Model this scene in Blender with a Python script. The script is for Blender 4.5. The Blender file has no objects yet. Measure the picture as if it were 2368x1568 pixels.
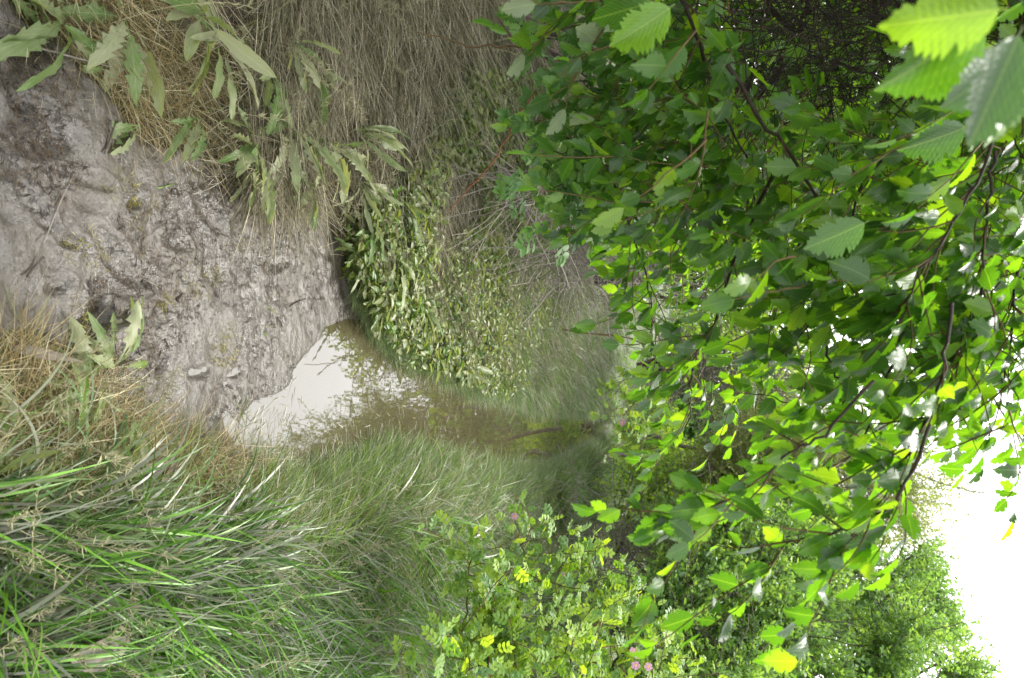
import bpy, math, random
import numpy as np
from mathutils import Vector, Matrix, Euler

R = math.radians
rng = np.random.default_rng(7)
random.seed(7)
scene = bpy.context.scene
COL = scene.collection

# ------------------------------------------------------------------ camera
PITCH = R(12.9)
CAMZ = 1.6
FW = np.array([0, math.cos(PITCH), -math.sin(PITCH)])
UP = np.array([0, math.sin(PITCH), math.cos(PITCH)])
RT = np.array([1.0, 0, 0])
cam_d = bpy.data.cameras.new('camera')
cam = bpy.data.objects.new('camera', cam_d); COL.objects.link(cam)
# the photograph was taken with the camera turned on its side: image right is world up
mx = Matrix(((UP[0], -RT[0], -FW[0], 0), (UP[1], -RT[1], -FW[1], 0), (UP[2], -RT[2], -FW[2], CAMZ), (0, 0, 0, 1)))
cam.matrix_world = mx
cam_d.sensor_fit = 'HORIZONTAL'; cam_d.sensor_width = 23.6; cam_d.lens = 18.0
cam_d.clip_start = 0.05; cam_d.clip_end = 2000
cam_d.dof.use_dof = True; cam_d.dof.focus_distance = 3.0; cam_d.dof.aperture_fstop = 3.5
scene.camera = cam

# ------------------------------------------------------------------ light
SUN_EL, SUN_AZ = R(58), R(20)      # azimuth measured from +Y towards +X
world = bpy.data.worlds.new("World"); scene.world = world; world.use_nodes = True
nt = world.node_tree; nt.nodes.clear()
wo = nt.nodes.new('ShaderNodeOutputWorld'); bg = nt.nodes.new('ShaderNodeBackground')
sky = nt.nodes.new('ShaderNodeTexSky'); sky.sky_type = 'NISHITA'; sky.sun_disc = False
sky.sun_elevation = SUN_EL; sky.sun_rotation = SUN_AZ; sky.dust_density = 4.0; sky.air_density = 1.2; sky.ozone_density = 1.0
mixs = nt.nodes.new('ShaderNodeMix'); mixs.data_type = 'RGBA'
mixs.inputs[0].default_value = 0.88
nt.links.new(sky.outputs[0], mixs.inputs[6]); mixs.inputs[7].default_value = (10.6, 10.6, 10.6, 1)   # a closed white cloud layer
nt.links.new(mixs.outputs[2], bg.inputs[0]); bg.inputs[1].default_value = 0.078
nt.links.new(bg.outputs[0], wo.inputs[0])
sl = bpy.data.lights.new('sun', 'SUN'); sl.energy = 1.5; sl.angle = R(11); sl.color = (1.0, 0.96, 0.9)
sun = bpy.data.objects.new('sun', sl); COL.objects.link(sun)
sdir = Vector((math.sin(SUN_AZ) * math.cos(SUN_EL), math.cos(SUN_AZ) * math.cos(SUN_EL), math.sin(SUN_EL)))
sun.rotation_euler = sdir.to_track_quat('Z', 'Y').to_euler()
vs = scene.view_settings
vs.view_transform = 'Standard'; vs.look = 'None'; vs.gamma = 1; vs.use_curve_mapping = False; vs.exposure = 2.3
scene.cycles.max_bounces = 6; scene.cycles.transmission_bounces = 6; scene.cycles.diffuse_bounces = 3
scene.cycles.glossy_bounces = 3; scene.cycles.transparent_max_bounces = 8
scene.cycles.sample_clamp_indirect = 6.0

# ------------------------------------------------------------------ photo coordinates -> world
PW, PH, K = 2367.0, 1568.0, 1.3111
CAM = np.array([0, 0, CAMZ])
def ray(px, py):
    px = np.asarray(px, float); py = np.asarray(py, float)
    u = (px / PW - .5) * K; r = (py - PH / 2) / PW * K
    return FW + u[..., None] * UP + r[..., None] * RT
def P(px, py, d):                       # point at depth d
    return CAM + ray(px, py) * np.asarray(d, float)[..., None]
def G(px, py, z=0.0):                   # point on level z
    r = ray(px, py); t = (z - CAMZ) / r[..., 2]
    return CAM + r * t[..., None]
def toP(x, y, z=0.0):                   # inverse of G / P
    v = np.stack([x, y, np.zeros_like(x) + z - CAMZ], -1)
    d = v @ FW
    return ((v @ UP) / d / K + .5) * PW, (v @ RT) / d / K * PW + PH / 2, d

def sdf(poly, x, y):                    # signed distance, negative inside
    poly = np.asarray(poly, float); x = np.asarray(x, float); y = np.asarray(y, float)
    best = np.full(x.shape, 1e9); inside = np.zeros(x.shape, bool)
    n = len(poly)
    for i in range(n):
        ax, ay = poly[i]; bx, by = poly[(i + 1) % n]
        dx, dy = bx - ax, by - ay
        t = np.clip(((x - ax) * dx + (y - ay) * dy) / (dx * dx + dy * dy + 1e-12), 0, 1)
        best = np.minimum(best, np.hypot(x - ax - t * dx, y - ay - t * dy))
        c = ((ay > y) != (by > y))
        with np.errstate(divide='ignore', invalid='ignore'):
            c &= x < (bx - ax) * (y - ay) / (by - ay + 1e-15) + ax
        inside ^= c
    return np.where(inside, -best, best)

def vnoise(x, y, seed=0):               # smooth value noise, about -1..1
    xi = np.floor(x).astype(np.int64); yi = np.floor(y).astype(np.int64)
    fx = x - xi; fy = y - yi
    fx = fx * fx * (3 - 2 * fx); fy = fy * fy * (3 - 2 * fy)
    def h(a, b):
        n = (a * 374761393 + b * 668265263 + seed * 982451653) & 0xffffffff
        n = ((n ^ (n >> 13)) * 1274126177) & 0xffffffff
        return ((n ^ (n >> 16)) & 0xffff) / 32767.5 - 1
    return (h(xi, yi) * (1 - fx) + h(xi + 1, yi) * fx) * (1 - fy) + (h(xi, yi + 1) * (1 - fx) + h(xi + 1, yi + 1) * fx) * fy
def fbm(x, y, s, o=4, seed=0):
    r = 0; a = 1; t = 0
    for k in range(o):
        r = r + a * vnoise(x * s * 2 ** k + 17.3 * k, y * s * 2 ** k - 9.1 * k, seed + k); t += a; a *= .5
    return r / t

def gpoly(pts): return [tuple(G(a, b)[:2]) for a, b in pts]
MUD = gpoly([(0, 70), (90, 110), (200, 215), (290, 330), (400, 350), (490, 395), (545, 490), (640, 505), (710, 500), (775, 620), (805, 690), (840, 745),
             (800, 830), (700, 930), (600, 1010), (545, 1000), (490, 1010), (420, 985), (330, 985), (270, 900), (150, 850), (70, 770), (0, 760)])
MUD = MUD + [(.1, 1.2), (.0, .8), (-1.0, 0.6), (-1.2, 1.2)]
WATER = gpoly([(520, 960), (545, 985), (590, 935), (640, 920), (672, 900), (682, 860), (715, 818), (745, 790), (752, 765), (800, 745), (850, 748), (875, 772), (915, 815), (985, 845), (1040, 870),
               (1120, 915), (1200, 948), (1280, 962), (1370, 968), (1410, 990), (1370, 1015), (1300, 1048), (1240, 1078), (1150, 1085), (1060, 1075),
               (960, 1045), (860, 1050), (760, 1100), (690, 1120), (620, 1130), (560, 1080), (535, 1030)])

_fr = np.random.default_rng(5)
FOOT = []
for (a_, b_) in ((90, 330), (190, 420), (60, 480), (150, 560), (255, 600), (40, 240), (330, 720), (225, 720), (400, 560), (560, 860), (470, 860), (380, 850), (640, 610), (480, 500), (290, 470), (120, 660)):
    g_ = G(a_, b_, .03); FOOT.append((g_[0], g_[1], _fr.uniform(-.7, .7), _fr.uniform(.05, .11)))
def hfun(x, y, detail=True):
    x = np.asarray(x, float); y = np.asarray(y, float)
    dm = sdf(MUD, x, y); dw = sdf(WATER, x, y)
    d = np.minimum(dm, dw)
    do = np.maximum(d, 0)
    left = x < (0.35 + 0.02 * y)
    sl = np.where(left, .30, .20)
    z = .02 + .05 * (1 - np.exp(-do / .25)) + sl * np.clip((do - .25) / 2.2, 0, 1) ** 1.1 + .55 * np.clip((do - 2.2) / 5, 0, 1)
    z = z + np.clip((y - 14) / 40, 0, 1) ** 1.0 * .9 * np.clip(do / 1.0, 0, 1)
    z = z + (fbm(x, y, 1.6, 3, 3) * .07 + fbm(x, y, 6, 3, 9) * .02) * np.clip(do / .3, 0, 1)
    # the mud falls very gently to the water
    zm = .003 + np.clip(dw, 0, 1.2) * .055
    if detail:
        pit = lambda f, t, sd: np.clip((vnoise(x * f, y * f, sd) - t) / (1 - t), 0, 1)
        churn = fbm(x, y, 3.0, 3, 21) * .010 - pit(13, .45, 33) * .016 - pit(24, .5, 34) * .012 - pit(38, .5, 35) * .010 + fbm(x, y, 30, 2, 40) * .006 + pit(19, .6, 36) * .010
        near = np.clip((2.7 - y) / .7, 0, 1)
        churn = churn + (fbm(x, y, 7, 3, 77) * .030 - pit(11, .3, 79) * .03) * near
        for (fx, fy, fa, fl) in FOOT:
            ux = (x - fx) * math.cos(fa) + (y - fy) * math.sin(fa); uy = -(x - fx) * math.sin(fa) + (y - fy) * math.cos(fa); q = np.hypot(ux / (fl * .38), uy / fl) + fbm(x, y, 12, 2, 88) * .25
            churn = churn - .035 * np.clip(1.15 - q, 0, 1) ** .8 + .014 * np.exp(-((q - 1.3) / .22) ** 2)
        zm = zm + .62 * churn * np.clip(dw / .12, 0, 1) 
    zw = -.012 - np.clip(-dw, 0, .6) * .25
    z = np.where(d > 0, z, zm)
    z = np.where(d > 0, np.maximum(z - .02 * 0, zm * 0 + .02), z)
    wblend = np.clip((dw + .02) / .05, 0, 1)
    z = np.where(dw < .03, zw * (1 - wblend) + z * wblend, z)
    return z

# ------------------------------------------------------------------ materials
def new_mat(name):
    m = bpy.data.materials.new(name); m.use_nodes = True
    m.node_tree.nodes.clear()
    return m, m.node_tree
def N(nt, t, **kw):
    n = nt.nodes.new(t)
    for k, v in kw.items(): setattr(n, k, v)
    return n
def ramp(nt, fac, stops):
    r = N(nt, 'ShaderNodeValToRGB'); el = r.color_ramp.elements
    while len(el) < len(stops): el.new(.5)
    for e, (p, c) in zip(el, stops): e.position = p; e.color = (*c, 1)
    if fac is not None: nt.links.new(fac, r.inputs[0])
    return r
def noise(nt, scale, detail=4, vec=None, rough=.55):
    n = N(nt, 'ShaderNodeTexNoise'); n.inputs['Scale'].default_value = scale; n.inputs['Detail'].default_value = detail
    n.inputs['Roughness'].default_value = rough
    if vec is not None: nt.links.new(vec, n.inputs['Vector'])
    return n
def mixc(nt, fac, a, b, mode='MIX'):
    m = N(nt, 'ShaderNodeMix', data_type='RGBA', blend_type=mode)
    for i, v in ((0, fac), (6, a), (7, b)):
        if isinstance(v, (int, float)): m.inputs[i].default_value = v
        elif isinstance(v, tuple): m.inputs[i].default_value = (*v, 1)
        else: nt.links.new(v, m.inputs[i])
    return m.outputs[2]
def mathn(nt, op, a, b=None, c=None):
    m = N(nt, 'ShaderNodeMath', operation=op)
    for i, v in enumerate((a, b, c)):
        if v is None: continue
        if isinstance(v, (int, float)): m.inputs[i].default_value = v
        else: nt.links.new(v, m.inputs[i])
    return m.outputs[0]

def leaf_mat(name, stops, trans=.45, tcol=(1.9, 1.9, .75), rough=.38, silt=0.0, veins=0.0, spec=.5, under=.35, siltcol=(.30, .36, .25), vfreq=11):
    m, nt = new_mat(name)
    oi = N(nt, 'ShaderNodeObjectInfo')
    c = ramp(nt, oi.outputs['Random'], stops).outputs[0]
    tc = N(nt, 'ShaderNodeTexCoord'); ge = N(nt, 'ShaderNodeNewGeometry')
    nz = noise(nt, 14, 3, tc.outputs['Object'])
    c = mixc(nt, .35, c, mixc(nt, nz.outputs[0], (.55, .55, .55), (1.45, 1.45, 1.45)), 'MULTIPLY')
    if silt > 0:
        r2 = mathn(nt, 'FRACT', mathn(nt, 'MULTIPLY', oi.outputs['Random'], 37.7))
        nz2 = noise(nt, 9, 5, ge.outputs['Position'])
        s = mathn(nt, 'ADD', mathn(nt, 'MULTIPLY', nz2.outputs[0], 1.6), mathn(nt, 'MULTIPLY_ADD', r2, .9, -1.25 + silt))
        s.node.use_clamp = True
        c0 = c
        c = mixc(nt, s, c, siltcol)
    uv = N(nt, 'ShaderNodeUVMap'); uv.uv_map = 'UVMap'
    sx = N(nt, 'ShaderNodeSeparateXYZ'); nt.links.new(uv.outputs[0], sx.inputs[0])
    at = mathn(nt, 'ABSOLUTE', mathn(nt, 'SUBTRACT', sx.outputs[0], .5))
    bump_n = None
    if veins > 0:
        ph = mathn(nt, 'SUBTRACT', mathn(nt, 'MULTIPLY', sx.outputs[1], vfreq), mathn(nt, 'MULTIPLY', at, vfreq * .75))
        w = mathn(nt, 'ABSOLUTE', mathn(nt, 'SUBTRACT', mathn(nt, 'FRACT', ph), .5))     # 0..0.5 , vein at .5
        rib = mathn(nt, 'LESS_THAN', at, .018)
        v = mathn(nt, 'MAXIMUM', mathn(nt, 'GREATER_THAN', w, .455), rib)
        c = mixc(nt, mathn(nt, 'MULTIPLY', v, veins), c, mixc(nt, .35, c, (.35, .5, .18)))
        bp = N(nt, 'ShaderNodeBump'); bp.inputs['Strength'].default_value = .16; bp.inputs['Distance'].default_value = .004
        nt.links.new(mathn(nt, 'SUBTRACT', w, mathn(nt, 'MULTIPLY', rib, .4)), bp.inputs['Height']); bump_n = bp.outputs[0]
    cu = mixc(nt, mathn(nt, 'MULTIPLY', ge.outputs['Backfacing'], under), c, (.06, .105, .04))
    pr = N(nt, 'ShaderNodeBsdfPrincipled'); nt.links.new(cu, pr.inputs['Base Color'])
    pr.inputs['Roughness'].default_value = rough; pr.inputs['Specular IOR Level'].default_value = spec
    if bump_n is not None: nt.links.new(bump_n, pr.inputs['Normal'])
    tr = N(nt, 'ShaderNodeBsdfTranslucent'); nt.links.new(mixc(nt, 1.0, c, tcol, 'MULTIPLY'), tr.inputs[0])
    mx = N(nt, 'ShaderNodeMixShader'); mx.inputs[0].default_value = trans
    nt.links.new(pr.outputs[0], mx.inputs[1]); nt.links.new(tr.outputs[0], mx.inputs[2])
    o = N(nt, 'ShaderNodeOutputMaterial'); nt.links.new(mx.outputs[0], o.inputs[0])
    return m

def blade_mat(name, trans=.3, rough=.4, gain=1.0, var=.5, tcol=(1.6, 1.6, .8), spec=.5):
    m, nt = new_mat(name)
    at = N(nt, 'ShaderNodeAttribute'); at.attribute_name = 'col'
    oi = N(nt, 'ShaderNodeObjectInfo')
    k = mathn(nt, 'MULTIPLY_ADD', oi.outputs['Random'], var, 1 - var / 2)
    k = mathn(nt, 'MULTIPLY', k, gain)
    cc = N(nt, 'ShaderNodeCombineXYZ')
    for i in range(3): nt.links.new(k, cc.inputs[i])
    c = mixc(nt, 1.0, at.outputs['Color'], cc.outputs[0], 'MULTIPLY')
    pr = N(nt, 'ShaderNodeBsdfPrincipled'); nt.links.new(c, pr.inputs['Base Color'])
    pr.inputs['Roughness'].default_value = rough; pr.inputs['Specular IOR Level'].default_value = spec
    tr = N(nt, 'ShaderNodeBsdfTranslucent'); nt.links.new(mixc(nt, 1.0, c, tcol, 'MULTIPLY'), tr.inputs[0])
    mx = N(nt, 'ShaderNodeMixShader'); mx.inputs[0].default_value = trans
    nt.links.new(pr.outputs[0], mx.inputs[1]); nt.links.new(tr.outputs[0], mx.inputs[2])
    o = N(nt, 'ShaderNodeOutputMaterial'); nt.links.new(mx.outputs[0], o.inputs[0])
    return m

def plain_mat(name, a, b, scale=30, rough=.8, bump=.4, dist=.004, spec=.3):
    m, nt = new_mat(name)
    tc = N(nt, 'ShaderNodeTexCoord')
    mp = N(nt, 'ShaderNodeMapping'); mp.inputs['Scale'].default_value = (1, 1, .35); nt.links.new(tc.outputs['Object'], mp.inputs[0])
    nz = noise(nt, scale, 6, mp.outputs[0]); c = ramp(nt, nz.outputs[0], [(.3, a), (.7, b)]).outputs[0]
    pr = N(nt, 'ShaderNodeBsdfPrincipled'); nt.links.new(c, pr.inputs['Base Color'])
    pr.inputs['Roughness'].default_value = rough; pr.inputs['Specular IOR Level'].default_value = spec
    bp = N(nt, 'ShaderNodeBump'); bp.inputs['Strength'].default_value = bump; bp.inputs['Distance'].default_value = dist
    nt.links.new(nz.outputs[0], bp.inputs['Height']); nt.links.new(bp.outputs[0], pr.inputs['Normal'])
    o = N(nt, 'ShaderNodeOutputMaterial'); nt.links.new(pr.outputs[0], o.inputs[0])
    return m

def ground_mat():
    m, nt = new_mat('wet_mud_and_soil')
    ge = N(nt, 'ShaderNodeNewGeometry'); pos = ge.outputs['Position']
    at = N(nt, 'ShaderNodeAttribute'); at.attribute_name = 'mud'
    big = noise(nt, 3.2, 5, pos); mid = noise(nt, 14, 6, pos, .62); fine = noise(nt, 70, 6, pos, .65)
    # silt: grey-mauve film with browner churned patches
    c1 = ramp(nt, mid.outputs[0], [(.30, (.024, .017, .011)), (.46, (.052, .043, .035)), (.66, (.078, .069, .060))]).outputs[0]
    c2 = ramp(nt, fine.outputs[0], [(.38, (.24, .19, .15)), (.45, (.9, .9, .9)), (.75, (1.15, 1.15, 1.15))]).outputs[0]
    c = mixc(nt, .8, c1, c2, 'MULTIPLY')
    c = mixc(nt, ramp(nt, big.outputs[0], [(.50, (0, 0, 0)), (.66, (.6, .6, .6))]).outputs[0], c, (.050, .037, .022))
    soil = ramp(nt, mid.outputs[0], [(.3, (.018, .013, .008)), (.55, (.038, .030, .018)), (.75, (.07, .058, .035))]).outputs[0]
    sp = N(nt, 'ShaderNodeSeparateXYZ'); nt.links.new(pos, sp.inputs[0])
    far = mathn(nt, 'MULTIPLY', mathn(nt, 'SUBTRACT', sp.outputs[1], 6.0), .25); far.node.use_clamp = True
    turf = ramp(nt, mid.outputs[0], [(.3, (.025, .040, .012)), (.55, (.055, .085, .025)), (.75, (.10, .13, .05))]).outputs[0]
    soil = mixc(nt, far, soil, turf)
    col = mixc(nt, at.outputs['Fac'], soil, c)
    aw = N(nt, 'ShaderNodeAttribute'); aw.attribute_name = 'wet'
    col = mixc(nt, mathn(nt, 'MULTIPLY', aw.outputs['Fac'], .55), col, (.030, .023, .016))
    pr = N(nt, 'ShaderNodeBsdfPrincipled'); nt.links.new(col, pr.inputs['Base Color'])
    rr = ramp(nt, big.outputs[0], [(.35, (.09,) * 3), (.62, (.34,) * 3)]).outputs[0]
    rough = mixc(nt, at.outputs['Fac'], (.85, .85, .85), rr)
    nt.links.new(rough, pr.inputs['Roughness']); pr.inputs['Specular IOR Level'].default_value = .7
    b1 = N(nt, 'ShaderNodeBump'); b1.inputs['Strength'].default_value = .7; b1.inputs['Distance'].default_value = .018
    nt.links.new(mid.outputs[0], b1.inputs['Height'])
    b2 = N(nt, 'ShaderNodeBump'); b2.inputs['Strength'].default_value = .75; b2.inputs['Distance'].default_value = .008
    nt.links.new(fine.outputs[0], b2.inputs['Height']); nt.links.new(b1.outputs[0], b2.inputs['Normal'])
    nt.links.new(b2.outputs[0], pr.inputs['Normal'])
    o = N(nt, 'ShaderNodeOutputMaterial'); nt.links.new(pr.outputs[0], o.inputs[0])
    return m
def water_mat():
    m, nt = new_mat('silty_water')
    ge = N(nt, 'ShaderNodeNewGeometry')
    n1 = noise(nt, 1.3, 3, ge.outputs['Position'])
    pr = N(nt, 'ShaderNodeBsdfPrincipled')
    c = ramp(nt, n1.outputs[0], [(.3, (.040, .034, .019)), (.7, (.056, .048, .027))]).outputs[0]
    nt.links.new(c, pr.inputs['Base Color']); pr.inputs['Roughness'].default_value = .015
    pr.inputs['IOR'].default_value = 1.9; pr.inputs['Specular IOR Level'].default_value = .5
    n2 = noise(nt, 9, 2, ge.outputs['Position'])
    bp = N(nt, 'ShaderNodeBump'); bp.inputs['Strength'].default_value = .02; bp.inputs['Distance'].default_value = .01
    nt.links.new(n2.outputs[0], bp.inputs['Height']); nt.links.new(bp.outputs[0], pr.inputs['Normal'])
    o = N(nt, 'ShaderNodeOutputMaterial'); nt.links.new(pr.outputs[0], o.inputs[0])
    return m

M = {}
M['ground'] = ground_mat(); M['water'] = water_mat()
M['elm'] = leaf_mat('elm_leaf', [(0, (.012, .044, .008)), (.45, (.025, .078, .010)), (.8, (.050, .125, .013)), (1, (.085, .16, .016))], trans=.5, tcol=(5.2, 4.5, .8), veins=.35, rough=.31, spec=.55)
M['elm_silt'] = leaf_mat('silty_elm_leaf', [(0, (.05, .11, .04)), (1, (.08, .16, .05))], trans=.3, veins=.7, rough=.6, spec=.25, silt=.75, siltcol=(.17, .21, .13))
M['elm_far'] = leaf_mat('far_elm_leaf', [(0, (.03, .085, .010)), (.5, (.06, .14, .014)), (1, (.10, .20, .02))], trans=.55, tcol=(3.2, 2.7, .6), rough=.4, under=.1)
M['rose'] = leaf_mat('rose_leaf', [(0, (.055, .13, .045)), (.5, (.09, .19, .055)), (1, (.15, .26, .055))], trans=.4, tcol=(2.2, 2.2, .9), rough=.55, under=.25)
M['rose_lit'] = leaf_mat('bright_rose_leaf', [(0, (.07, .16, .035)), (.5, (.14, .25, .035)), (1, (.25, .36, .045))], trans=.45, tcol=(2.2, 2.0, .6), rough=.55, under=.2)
M['hedge'] = leaf_mat('hawthorn_leaf', [(0, (.08, .16, .06)), (.5, (.13, .24, .07)), (1, (.21, .33, .09))], trans=.42, tcol=(2.1, 2.0, .7), rough=.45, under=.2)
M['farhedge'] = leaf_mat('far_bush_leaf', [(0, (.06, .14, .04)), (1, (.11, .21, .055))], trans=.4, rough=.5, under=.1)
M['budding'] = leaf_mat('budding_leaf', [(0, (.12, .17, .05)), (1, (.24, .26, .10))], trans=.4, rough=.5, under=.1)
M['weed'] = leaf_mat('silty_weed_leaf', [(0, (.045, .10, .015)), (.6, (.07, .13, .022)), (1, (.11, .14, .015))], trans=.28, rough=.5, silt=.58, siltcol=(.215, .225, .135), veins=.6, vfreq=7, spec=.35)
M['weed_dry'] = leaf_mat('dry_weed_leaf', [(0, (.08, .06, .045)), (1, (.13, .10, .075))], trans=.15, rough=.75, silt=.4, siltcol=(.14, .12, .10), veins=.4, vfreq=6)
M['herb'] = leaf_mat('herb_leaf', [(0, (.04, .10, .012)), (.6, (.10, .17, .022)), (1, (.18, .21, .05))], trans=.35, rough=.45, silt=.32, siltcol=(.22, .22, .14))
M['grass'] = blade_mat('green_grass_blade')
M['straw'] = blade_mat('dead_grass_blade', trans=.15, rough=.7, spec=.25, tcol=(1.2, 1.2, 1.0))
M['bark'] = plain_mat('bark', (.030, .022, .016), (.085, .065, .050), 26)
M['twig'] = plain_mat('dark_twig', (.012, .008, .006), (.036, .025, .018), 60)
M['shoot'] = plain_mat('brown_shoot', (.07, .045, .02), (.13, .085, .035), 60)
M['grey_twig'] = plain_mat('grey_twig', (.10, .088, .075), (.21, .185, .16), 60)
M['cane'] = plain_mat('orange_cane', (.15, .045, .018), (.22, .085, .035), 60, .5)
M['green_stem'] = plain_mat('green_stem', (.10, .17, .03), (.16, .24, .05), 60, .5)
M['pink'] = leaf_mat('pink_petal', [(0, (.34, .15, .25)), (1, (.44, .25, .36))], trans=.35, tcol=(1.2, 1.1, 1.1), rough=.6, under=0)
M['yellow'] = plain_mat('stamens', (.5, .35, .05), (.6, .45, .1), 60)
M['driftwood'] = plain_mat('driftwood', (.09, .08, .065), (.20, .175, .15), 22, .8, .7)
M['wetwood'] = plain_mat('wet_dark_wood', (.018, .014, .012), (.06, .048, .04), 40, .4, .6)
M['moss'] = blade_mat('moss_strand', trans=.2, rough=.7)

# ------------------------------------------------------------------ mesh helpers
def mesh_np(name, V, F, mat, col=None, uv=None, smooth=True, extra=None):
    V = np.ascontiguousarray(V, np.float32).reshape(-1, 3); F = np.ascontiguousarray(F, np.int32)
    k = F.shape[1]; me = bpy.data.meshes.new(name)
    me.vertices.add(len(V)); me.vertices.foreach_set('co', V.ravel())
    me.loops.add(F.size); me.loops.foreach_set('vertex_index', F.ravel())
    me.polygons.add(len(F)); me.polygons.foreach_set('loop_start', np.arange(0, F.size, k, dtype=np.int32))
    me.polygons.foreach_set('loop_total', np.full(len(F), k, np.int32))
    if smooth: me.polygons.foreach_set('use_smooth', np.ones(len(F), bool))
    if col is not None:
        a = me.attributes.new('col', 'FLOAT_COLOR', 'POINT')
        c = np.ones((len(V), 4), np.float32); c[:, :3] = col; a.data.foreach_set('color', c.ravel())
    if extra:
        for kx, vx in extra.items():
            a = me.attributes.new(kx, 'FLOAT', 'POINT'); a.data.foreach_set('value', np.asarray(vx, np.float32))
    if uv is not None:
        ul = me.uv_layers.new(name='UVMap'); ul.data.foreach_set('uv', np.asarray(uv, np.float32)[F.ravel()].ravel())
    me.update(calc_edges=True)
    if mat is not None: me.materials.append(mat)
    return me
def link(name, data, parent=None, **props):
    o = bpy.data.objects.new(name, data); COL.objects.link(o)
    if parent is not None: o.parent = parent
    for k, v in props.items(): o[k] = v
    return o
def thing(name, label, cat, loc=(0, 0, 0), group=None):
    o = link(name, None); o.location = loc; o['label'] = label; o['category'] = cat; o.empty_display_size = .1
    if group: o['group'] = group
    return o
def merge(parts):                       # parts: list of (V,F) or (V,F,C) with quads
    vs_, fs_, cs_ = [], [], []; n = 0
    for p in parts:
        vs_.append(p[0]); fs_.append(p[1] + n); n += len(p[0])
        if len(p) > 2: cs_.append(p[2])
    return np.concatenate(vs_), np.concatenate(fs_), (np.concatenate(cs_) if cs_ else None)

def tube(pts, rad, sides=5):
    pts = np.asarray(pts, float); n = len(pts); rad = np.broadcast_to(rad, (n,))
    t = np.gradient(pts, axis=0); t /= np.linalg.norm(t, axis=1)[:, None] + 1e-9
    a = np.cross(t, [0.31, 0.22, 0.92]); a /= np.linalg.norm(a, axis=1)[:, None] + 1e-9
    b = np.cross(t, a); th = np.arange(sides) / sides * 2 * np.pi
    V = pts[:, None] + rad[:, None, None] * (np.cos(th)[None, :, None] * a[:, None] + np.sin(th)[None, :, None] * b[:, None])
    i = np.arange(n - 1)[:, None] * sides; j = np.arange(sides)[None]; j2 = (j + 1) % sides
    F = np.stack([i + j, i + j2, i + sides + j2, i + sides + j], -1).reshape(-1, 4)
    return V.reshape(-1, 3), F
def smooth_line(pts, n=12, wob=0.0):
    pts = np.asarray(pts, float)
    m = len(pts); q = np.concatenate([[2 * pts[0] - pts[1]], pts, [2 * pts[-1] - pts[-2]]])
    out = []
    for k in np.linspace(0, m - 1 - 1e-6, n):
        i = int(k); t = k - i; p0, p1, p2, p3 = q[i:i + 4]
        out.append(.5 * ((2 * p1) + (p2 - p0) * t + (2 * p0 - 5 * p1 + 4 * p2 - p3) * t * t + (3 * p1 - p0 - 3 * p2 + p3) * t ** 3))
    out = np.array(out)
    if wob: out[1:] += rng.normal(0, wob, out[1:].shape)
    return out
def wander(p, d, L, n, wob=.25, droop=0.0):   # a crooked twig
    p = np.array(p, float); d = np.array(d, float); d /= np.linalg.norm(d); out = [p.copy()]
    for k in range(n):
        d = d + rng.normal(0, wob, 3) + [0, 0, -droop]; d /= np.linalg.norm(d); p = p + d * L / n; out.append(p.copy())
    return np.array(out)

def blades(base, az, lean, bend, L, W, seg=4, twist=.6, flat=None):
    n = len(base); s = np.linspace(0, 1, seg + 1)
    th = lean[:, None] + bend[:, None] * s[None] ** 1.3
    azs = az[:, None] + (rng.normal(0, .25, n)[:, None] * s[None])
    d = np.stack([np.sin(th) * np.cos(azs), np.sin(th) * np.sin(azs), np.cos(th)], -1)
    pos = np.concatenate([np.zeros((n, 1, 3)), np.cumsum((d[:, 1:] + d[:, :-1]) / 2, axis=1)], 1) * (L / seg)[:, None, None] + base[:, None]
    side = np.stack([-np.sin(azs), np.cos(azs), np.zeros_like(azs)], -1)
    nrm = np.cross(d, side)
    tw = rng.normal(0, twist, n)[:, None, None] * (1 + s[None, :, None])
    sd = side * np.cos(tw) + nrm * np.sin(tw)
    w = W[:, None] * np.minimum(1, .55 + 1.5 * s[None]) * (1 - s[None] ** 2.2) * .5 + W[:, None] * .03
    V = np.stack([pos - sd * w[..., None], pos + sd * w[..., None]], 2).reshape(n, -1, 3)
    k = np.arange(seg) * 2
    f = np.stack([k, k + 1, k + 3, k + 2], -1)[None] + (np.arange(n) * (seg + 1) * 2)[:, None, None]
    return V.reshape(-1, 3), f.reshape(-1, 4), (seg + 1) * 2
def pick(cols, n, w=None, jit=.18):
    cols = np.array(cols, float); i = rng.choice(len(cols), n, p=None if w is None else np.array(w) / sum(w))
    return np.clip(cols[i] * (1 + rng.normal(0, jit, (n, 1))), .003, .9)
def tuft(name, n, r, L, W, lean, bend, cols, w, mat, seg=4, spread=.5, twist=.6, heads=0):
    a = rng.uniform(0, 2 * np.pi, n); rr = r * np.sqrt(rng.uniform(0, 1, n))
    base = np.stack([rr * np.cos(a), rr * np.sin(a), np.full(n, -.01)], -1)
    az = rng.normal(0, spread, n)
    l = rng.uniform(L[0], L[1], n); ww = rng.uniform(W[0], W[1], n)
    V, F, k = blades(base, az, rng.uniform(*lean, n), rng.uniform(*bend, n), l, ww, seg, twist)
    C = np.repeat(pick(cols, n, w), k, 0)
    return mesh_np(name, V, F, mat, col=C)

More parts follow.
